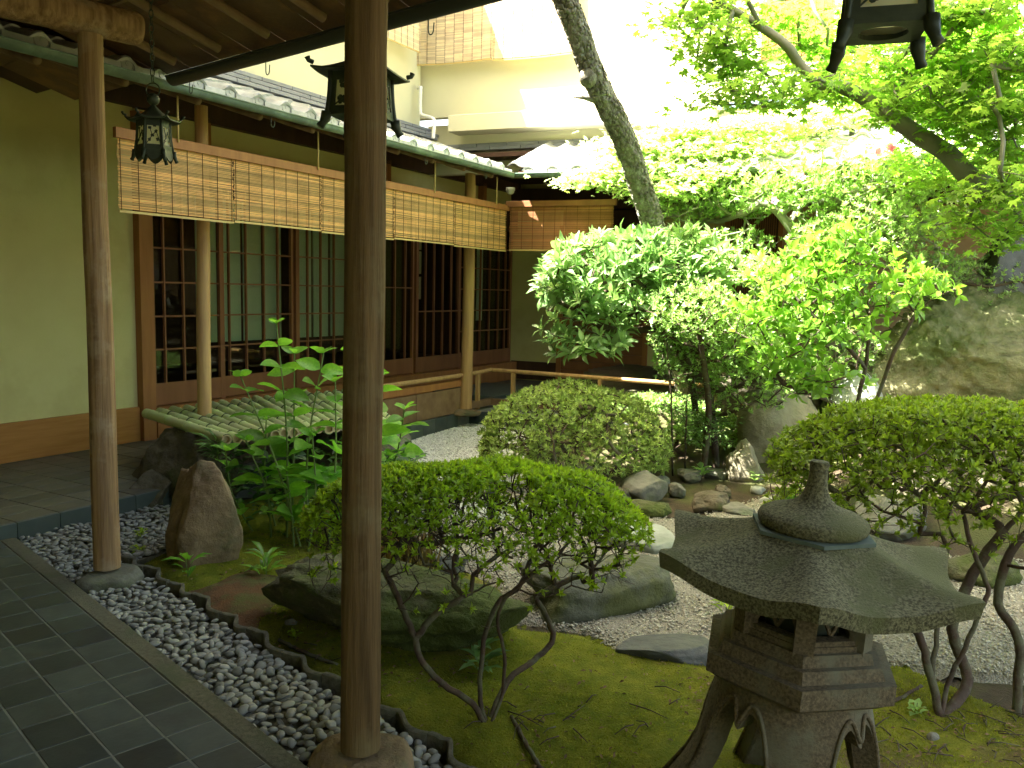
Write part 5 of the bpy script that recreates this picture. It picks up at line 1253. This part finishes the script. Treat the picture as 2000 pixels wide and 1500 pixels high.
# ---- flowering shrub tier below the maples
fp = [curve(pa([(1560, 560, 7.6), (1570, 500, 7.6), (1540, 440, 7.6), (1500, 400, 7.6), (1430, 380, 7.5)]), 5), curve(pa([(1570, 500, 7.6), (1600, 430, 7.6), (1660, 370, 7.6)]), 5), curve(pa([(1540, 440, 7.6), (1590, 360, 7.7)]), 4)]
tg = []
for i, (u, v_, y, a_, b_, n) in enumerate(((1330, 400, 8.2, .5, .2, 260), (1440, 390, 8.0, .5, .2, 260), (1540, 370, 7.5, .5, .22, 260), (1640, 350, 7.5, .5, .24, 260), (1740, 340, 7.5, .45, .26, 240), (1680, 420, 7.4, .45, .26, 240), (1780, 420, 7.3, .4, .26, 200), (1590, 450, 7.4, .3, .15, 90), (1440, 470, 7.9, .4, .12, 90), (1850, 360, 7.4, .4, .3, 160))):
    tg += blobpts(tuple(PD(u, v_, y)), (a_, .4, b_), n, -1, .4, 70+i)
t, P, par, tips = shrub('flowering_shrub', 'tall old azalea with tiered foliage and a few pink flowers below the maples', 'shrub', fp, tg, M['lf_small'], M['mapbark'], .055, .42, n=7, seed=11, r0=.0028, wob=.4, seg=.11, rmax=.04, bias=.4, tmpl='small')
def flower(u, v_, y, par_, s=.03):
    c_ = PD(u, v_, y); mb = MB()
    for k in range(5):
        a = 2*pi*k/5; d = V((cos(a), -.5, sin(a))).normalized(); x = d.cross(V((0, -1, 0))).normalized()
        mb.add([c_, c_+d*s*.6+x*s*.42, c_+d*s*1.15, c_+d*s*.6-x*s*.42], [(0, 1, 2, 3)])
    obj('flower', mb, M['flower'], par_)
for u, v_ in ((1738, 288), (1744, 292), (1715, 296), (1565, 345), (1512, 392)): flower(u, v_, 6.95, t, .035)
# shrub upon the boulder and undergrowth
tg = blobpts(tuple(PD(1900, 560, 8.0)), (.8, .5, .3), 800, -.6, .6, 81, .25)
shrub('shrub', 'small leaved shrub spilling over the top of the huge mossy boulder', 'shrub', [curve([(4.3, 8.6, .9), (4.3, 8.5, 1.2), (4.3, 8.3, 1.4)], 4)], tg, M['lf_small'], M['twig'], .04, .4, n=6, seed=12, seg=.1)
rock('rock', (4.75, 8.0, 1.0), (1.1, .8, 1.35), .2, 76, M['rock_black'], 'tall black rock standing above the mossy boulder at the right edge', sink=.1)
# ---- hydrangea
hy = thing('hydrangea', (-1.0, 5.1, -.1), 'young hydrangea with upright stems and broad bright leaves behind the standing stone', 'shrub')
lm = MB()
nx_, ny_ = 4, 7
for j in range(ny_+1):
    s = j/ny_; wv = .5*sin(pi*min(1, s*1.02)**.8)**.75 if 0 < s < 1 else 0
    for i in range(nx_+1):
        x = (i/nx_-.5)*2; lm.v.append((x*wv*.55, s, -.25*s*s+.12*s+.07*abs(x)*wv*2+.012*(j % 2)))
for j in range(ny_):
    for i in range(nx_): a = j*(nx_+1)+i; lm.f.append((a, a+1, a+nx_+2, a+nx_+1))
hm = mesh_of('leaf', lm, M['lf_hyd'], True)
rs = random.Random(77); nleaf = 0
def hleaf(p, d, s, roll=0):
    global nleaf
    d = d.normalized(); x = d.cross(Z).normalized(); z = x.cross(d); mw = frame(p, x, d, z) @ Matrix.Rotation(roll, 4, 'Y') @ Matrix.Diagonal((s, s, s, 1)); inst('leaf', hm, mw, hy); nleaf += 1
stems = [(540, 632, 5.0, 560, 1060), (632, 690, 4.9, 600, 1070), (705, 650, 5.2, 640, 1060), (470, 735, 4.9, 590, 1080), (575, 690, 5.2, 570, 1050), (655, 745, 4.8, 640, 1080), (740, 735, 5.1, 690, 1060), (790, 800, 5.0, 745, 960), (610, 850, 4.7, 600, 1090), (480, 860, 4.75, 530, 1060), (520, 820, 5.2, 540, 1040), (690, 830, 4.9, 670, 1060), (560, 920, 4.7, 575, 1080), (440, 880, 5.0, 500, 1050), (650, 930, 4.7, 650, 1080), (720, 870, 5.2, 700, 1040), (760, 890, 5.2, 735, 980)]
for (ut, vt, y, ub_, vb_) in stems:
    b_ = G(ub_, vb_, -.1); b_ = V((b_.x, b_.y, -.1)); tt = PD(ut, vt, y); mid = b_.lerp(tt, .5)+V((rs.uniform(-.05, .05), 0, 0))
    pts = curve([b_, mid, tt], 6); obj('stem', MB().tube(pts, [.0075-.0035*i/len(pts) for i in range(len(pts))], 6), M['stemgreen'], hy, sm=True)
    ln = (tt-b_).length; k = 0; s = ln; a = rs.uniform(0, 3); h = .0
    while s > .12 and k < 9:
        q = s/ln*(len(pts)-1); i_ = min(int(q), len(pts)-2); p = pts[i_].lerp(pts[i_+1], q-i_)
        sz = (.085 if k == 0 else .13+.035*min(k, 2))*rs.uniform(.8, 1.15)
        for m_ in ((0, 1, .5, 1.5) if k == 0 else (0, 1)):
            an = a+pi*m_+rs.uniform(-.25, .25); d = V((cos(an), sin(an), .55 if k == 0 else rs.uniform(-.1, .55))); hleaf(p, d, sz, rs.uniform(-.9, .9))
        a += pi/2; s -= rs.uniform(.09, .14)+(.02*k if k < 4 else .05); k += 1
# undergrowth behind the hydrangea
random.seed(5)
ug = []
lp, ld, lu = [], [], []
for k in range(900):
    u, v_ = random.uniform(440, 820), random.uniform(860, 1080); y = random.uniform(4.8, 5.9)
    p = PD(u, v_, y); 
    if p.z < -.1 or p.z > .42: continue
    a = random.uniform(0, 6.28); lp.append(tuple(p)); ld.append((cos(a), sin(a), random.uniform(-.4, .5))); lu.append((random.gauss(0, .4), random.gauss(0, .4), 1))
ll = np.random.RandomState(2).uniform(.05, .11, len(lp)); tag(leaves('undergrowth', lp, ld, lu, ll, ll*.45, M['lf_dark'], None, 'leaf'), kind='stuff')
# small plants
def tuft(u, v_, label, m, n, ln, wr, name='small_plant', cat='plant', z=-.07, up=.7, seed=0, tmpl='leaf'):
    rs_ = random.Random(seed+u); c_ = G(u, v_, z); t = thing(name, c_, label, cat); lp, ld, lu = [], [], []; st = MB()
    for k in range(n):
        a = rs_.uniform(0, 6.28); h = rs_.uniform(.0, 1)*ln*.9; o_ = V((cos(a), sin(a), 0))*rs_.uniform(0, .25)*ln; p = c_+o_+Z*h
        lp.append(tuple(p)); ld.append((cos(a), sin(a), up*rs_.uniform(.2, 1.2))); lu.append((0, 0, 1))
        if k % 3 == 0: st.tube([c_, p], .0015, 3, cap=False)
    obj('stem', st, M['stemgreen'], t, kind='stuff'); ll = np.array([rs_.uniform(.6, 1.1)*ln for _ in lp]); leaves('foliage', lp, ld, lu, ll, ll*wr, m, t, tmpl); return t
tuft(272, 1085, 'small fern like tuft growing at the edging beside the second post', M['lf_az'], 40, .05, .25, seed=1)
tuft(275, 1050, 'tiny yellow green sprig poking out of the pebbles behind the second post', M['lf_az'], 16, .05, .35, seed=12, z=-.03)
tuft(367, 1128, 'broad leaved seedling on the moss just in front of the standing stone', M['lf_hyd'], 9, .11, .35, seed=2)
tuft(520, 1125, 'low leafy tuft at the left end of the long flat rock', M['lf_cam'], 16, .13, .26, seed=3)
tuft(575, 1250, 'tiny weed at the foot of the long flat rock', M['lf_az'], 12, .045, .4, seed=4)
tuft(1160, 925, 'pale green fern in front of the round bush, on the square block', M['lf_nan'], 60, .11, .16, seed=5, z=.02, name='fern', cat='fern')
tuft(1535, 925, 'soft light green fern growing against the tall tan boulder', M['lf_nan'], 60, .13, .16, seed=6, name='fern', cat='fern')
tuft(1545, 985, 'low bright leafy plant on the path behind the lantern finial', M['lf_cam'], 40, .11, .45, seed=7)
tuft(1475, 940, 'small weed between the wedge rock and the lantern', M['lf_small'], 20, .07, .45, seed=8)
tuft(1370, 930, 'cluster of low green leaves in the row of stones', M['lf_small'], 26, .09, .5, seed=9)
tuft(1418, 1200, 'thin seedling standing in the gravel left of the lantern fire box', M['lf_az'], 14, .08, .3, seed=10)
tuft(940, 1310, 'slender sprig with small leaves beside the azalea stems', M['lf_nan'], 22, .11, .3, seed=11)
tuft(1790, 1395, 'small seedling on the moss under the right hand azalea', M['lf_small'], 10, .05, .5, seed=13)
tuft(425, 900, 'fine leaved sprig hanging over the standing stone', M['lf_nan'], 40, .14, .14, seed=14, z=.3)
# dry reeds
lp, ld, lu = [], [], []; rs = random.Random(8)
for k in range(260):
    u, vb_ = rs.uniform(735, 850), rs.uniform(1090, 1175); p = G(u, vb_, -.1); lp.append(tuple(p)); ld.append((rs.gauss(0, .1), rs.gauss(0, .1), 1)); lu.append((rs.uniform(-1, 1), -1, 0))
ll = np.random.RandomState(2).uniform(.14, .32, len(lp)); tag(leaves('dry_reeds', lp, ld, lu, ll, ll*0+.006, M['drygrass'], None, 'small'), kind='stuff')
# litter and fallen twigs
rs = np.random.RandomState(6); lp, ld, lu = [], [], []
while len(lp) < 2600:
    x, y = rs.uniform(-1.8, 2.8), rs.uniform(1.9, 4.9)
    if not inpoly(x, y, moss_poly): continue
    if rs.rand() > (.25+.75*(noise.noise(V((x*2, y*2, 4))) > .05)): continue
    a = rs.uniform(0, 6.28); lp.append((x, y, -.062+rs.uniform(0, .008))); ld.append((cos(a), sin(a), rs.normal(0, .2))); lu.append((rs.normal(0, .4), rs.normal(0, .4), 1))
ll = rs.uniform(.008, .028, len(lp)); tag(leaves('leaf_litter', lp, ld, lu, ll, ll*.4, M['litter'], None, 'small'), kind='stuff')
# moss pile
rs = np.random.RandomState(16); lp, ld = [], []
while len(lp) < 45000:
    x, y = rs.uniform(-2.0, 3.0), rs.uniform(1.9, 4.9)
    if not inpoly(x, y, moss_poly): continue
    if noise.noise(V((x*3, y*3, 9))) < -.12+.25*rs.rand()-.15: continue
    d_ = min(1, pdist(x, y, moss_poly)/.14); lp.append((x, y, -.125+.06*d_*(2-d_)+.012*fbm((x, y, 3), 5, 4)-.002)); ld.append((rs.normal(0, .5), rs.normal(0, .5), 1))
ll = rs.uniform(.005, .012, len(lp)); tag(leaves('moss_tufts', lp, ld, [(1, .2, .1)]*len(lp), ll, ll*.5, M['lf_moss'], None, 'small'), kind='stuff')
tw = MB(); rs = random.Random(3)
for (u, v_, n, sp) in ((1080, 1400, 26, 120), (1880, 1440, 46, 130), (650, 1290, 14, 50), (1960, 1400, 20, 60)):
    for k in range(n):
        a = G(u+rs.gauss(0, sp), v_+rs.gauss(0, 30), -.058); d = V((cos(rs.uniform(0, 6.3)), sin(rs.uniform(0, 6.3)), 0))*rs.uniform(.04, .13)
        tw.tube([a, a+d*.5+V((rs.uniform(-.01, .01), rs.uniform(-.01, .01), .008)), a+d], [.0025, .002, .0012], 4)
tag(obj('fallen_twigs', tw, M['twig'], sm=True), kind='stuff')
for (pp_, lb) in (([(660, 1300), (610, 1280), (570, 1262), (545, 1250)], 'thin surface root by the edging below the long rock'), ([(1000, 1400), (1030, 1460), (1050, 1490), (1070, 1520)], 'surface root running from the front azalea towards the camera'), ([(1800, 1340), (1740, 1370), (1700, 1360)], 'surface root on the moss under the right hand azalea')):
    tag(obj('root', MB().tube(curve([G(u, v_, -.062) for u, v_ in pp_], 5, .003), .008, 7), M['twig'], sm=True), lb, 'root')
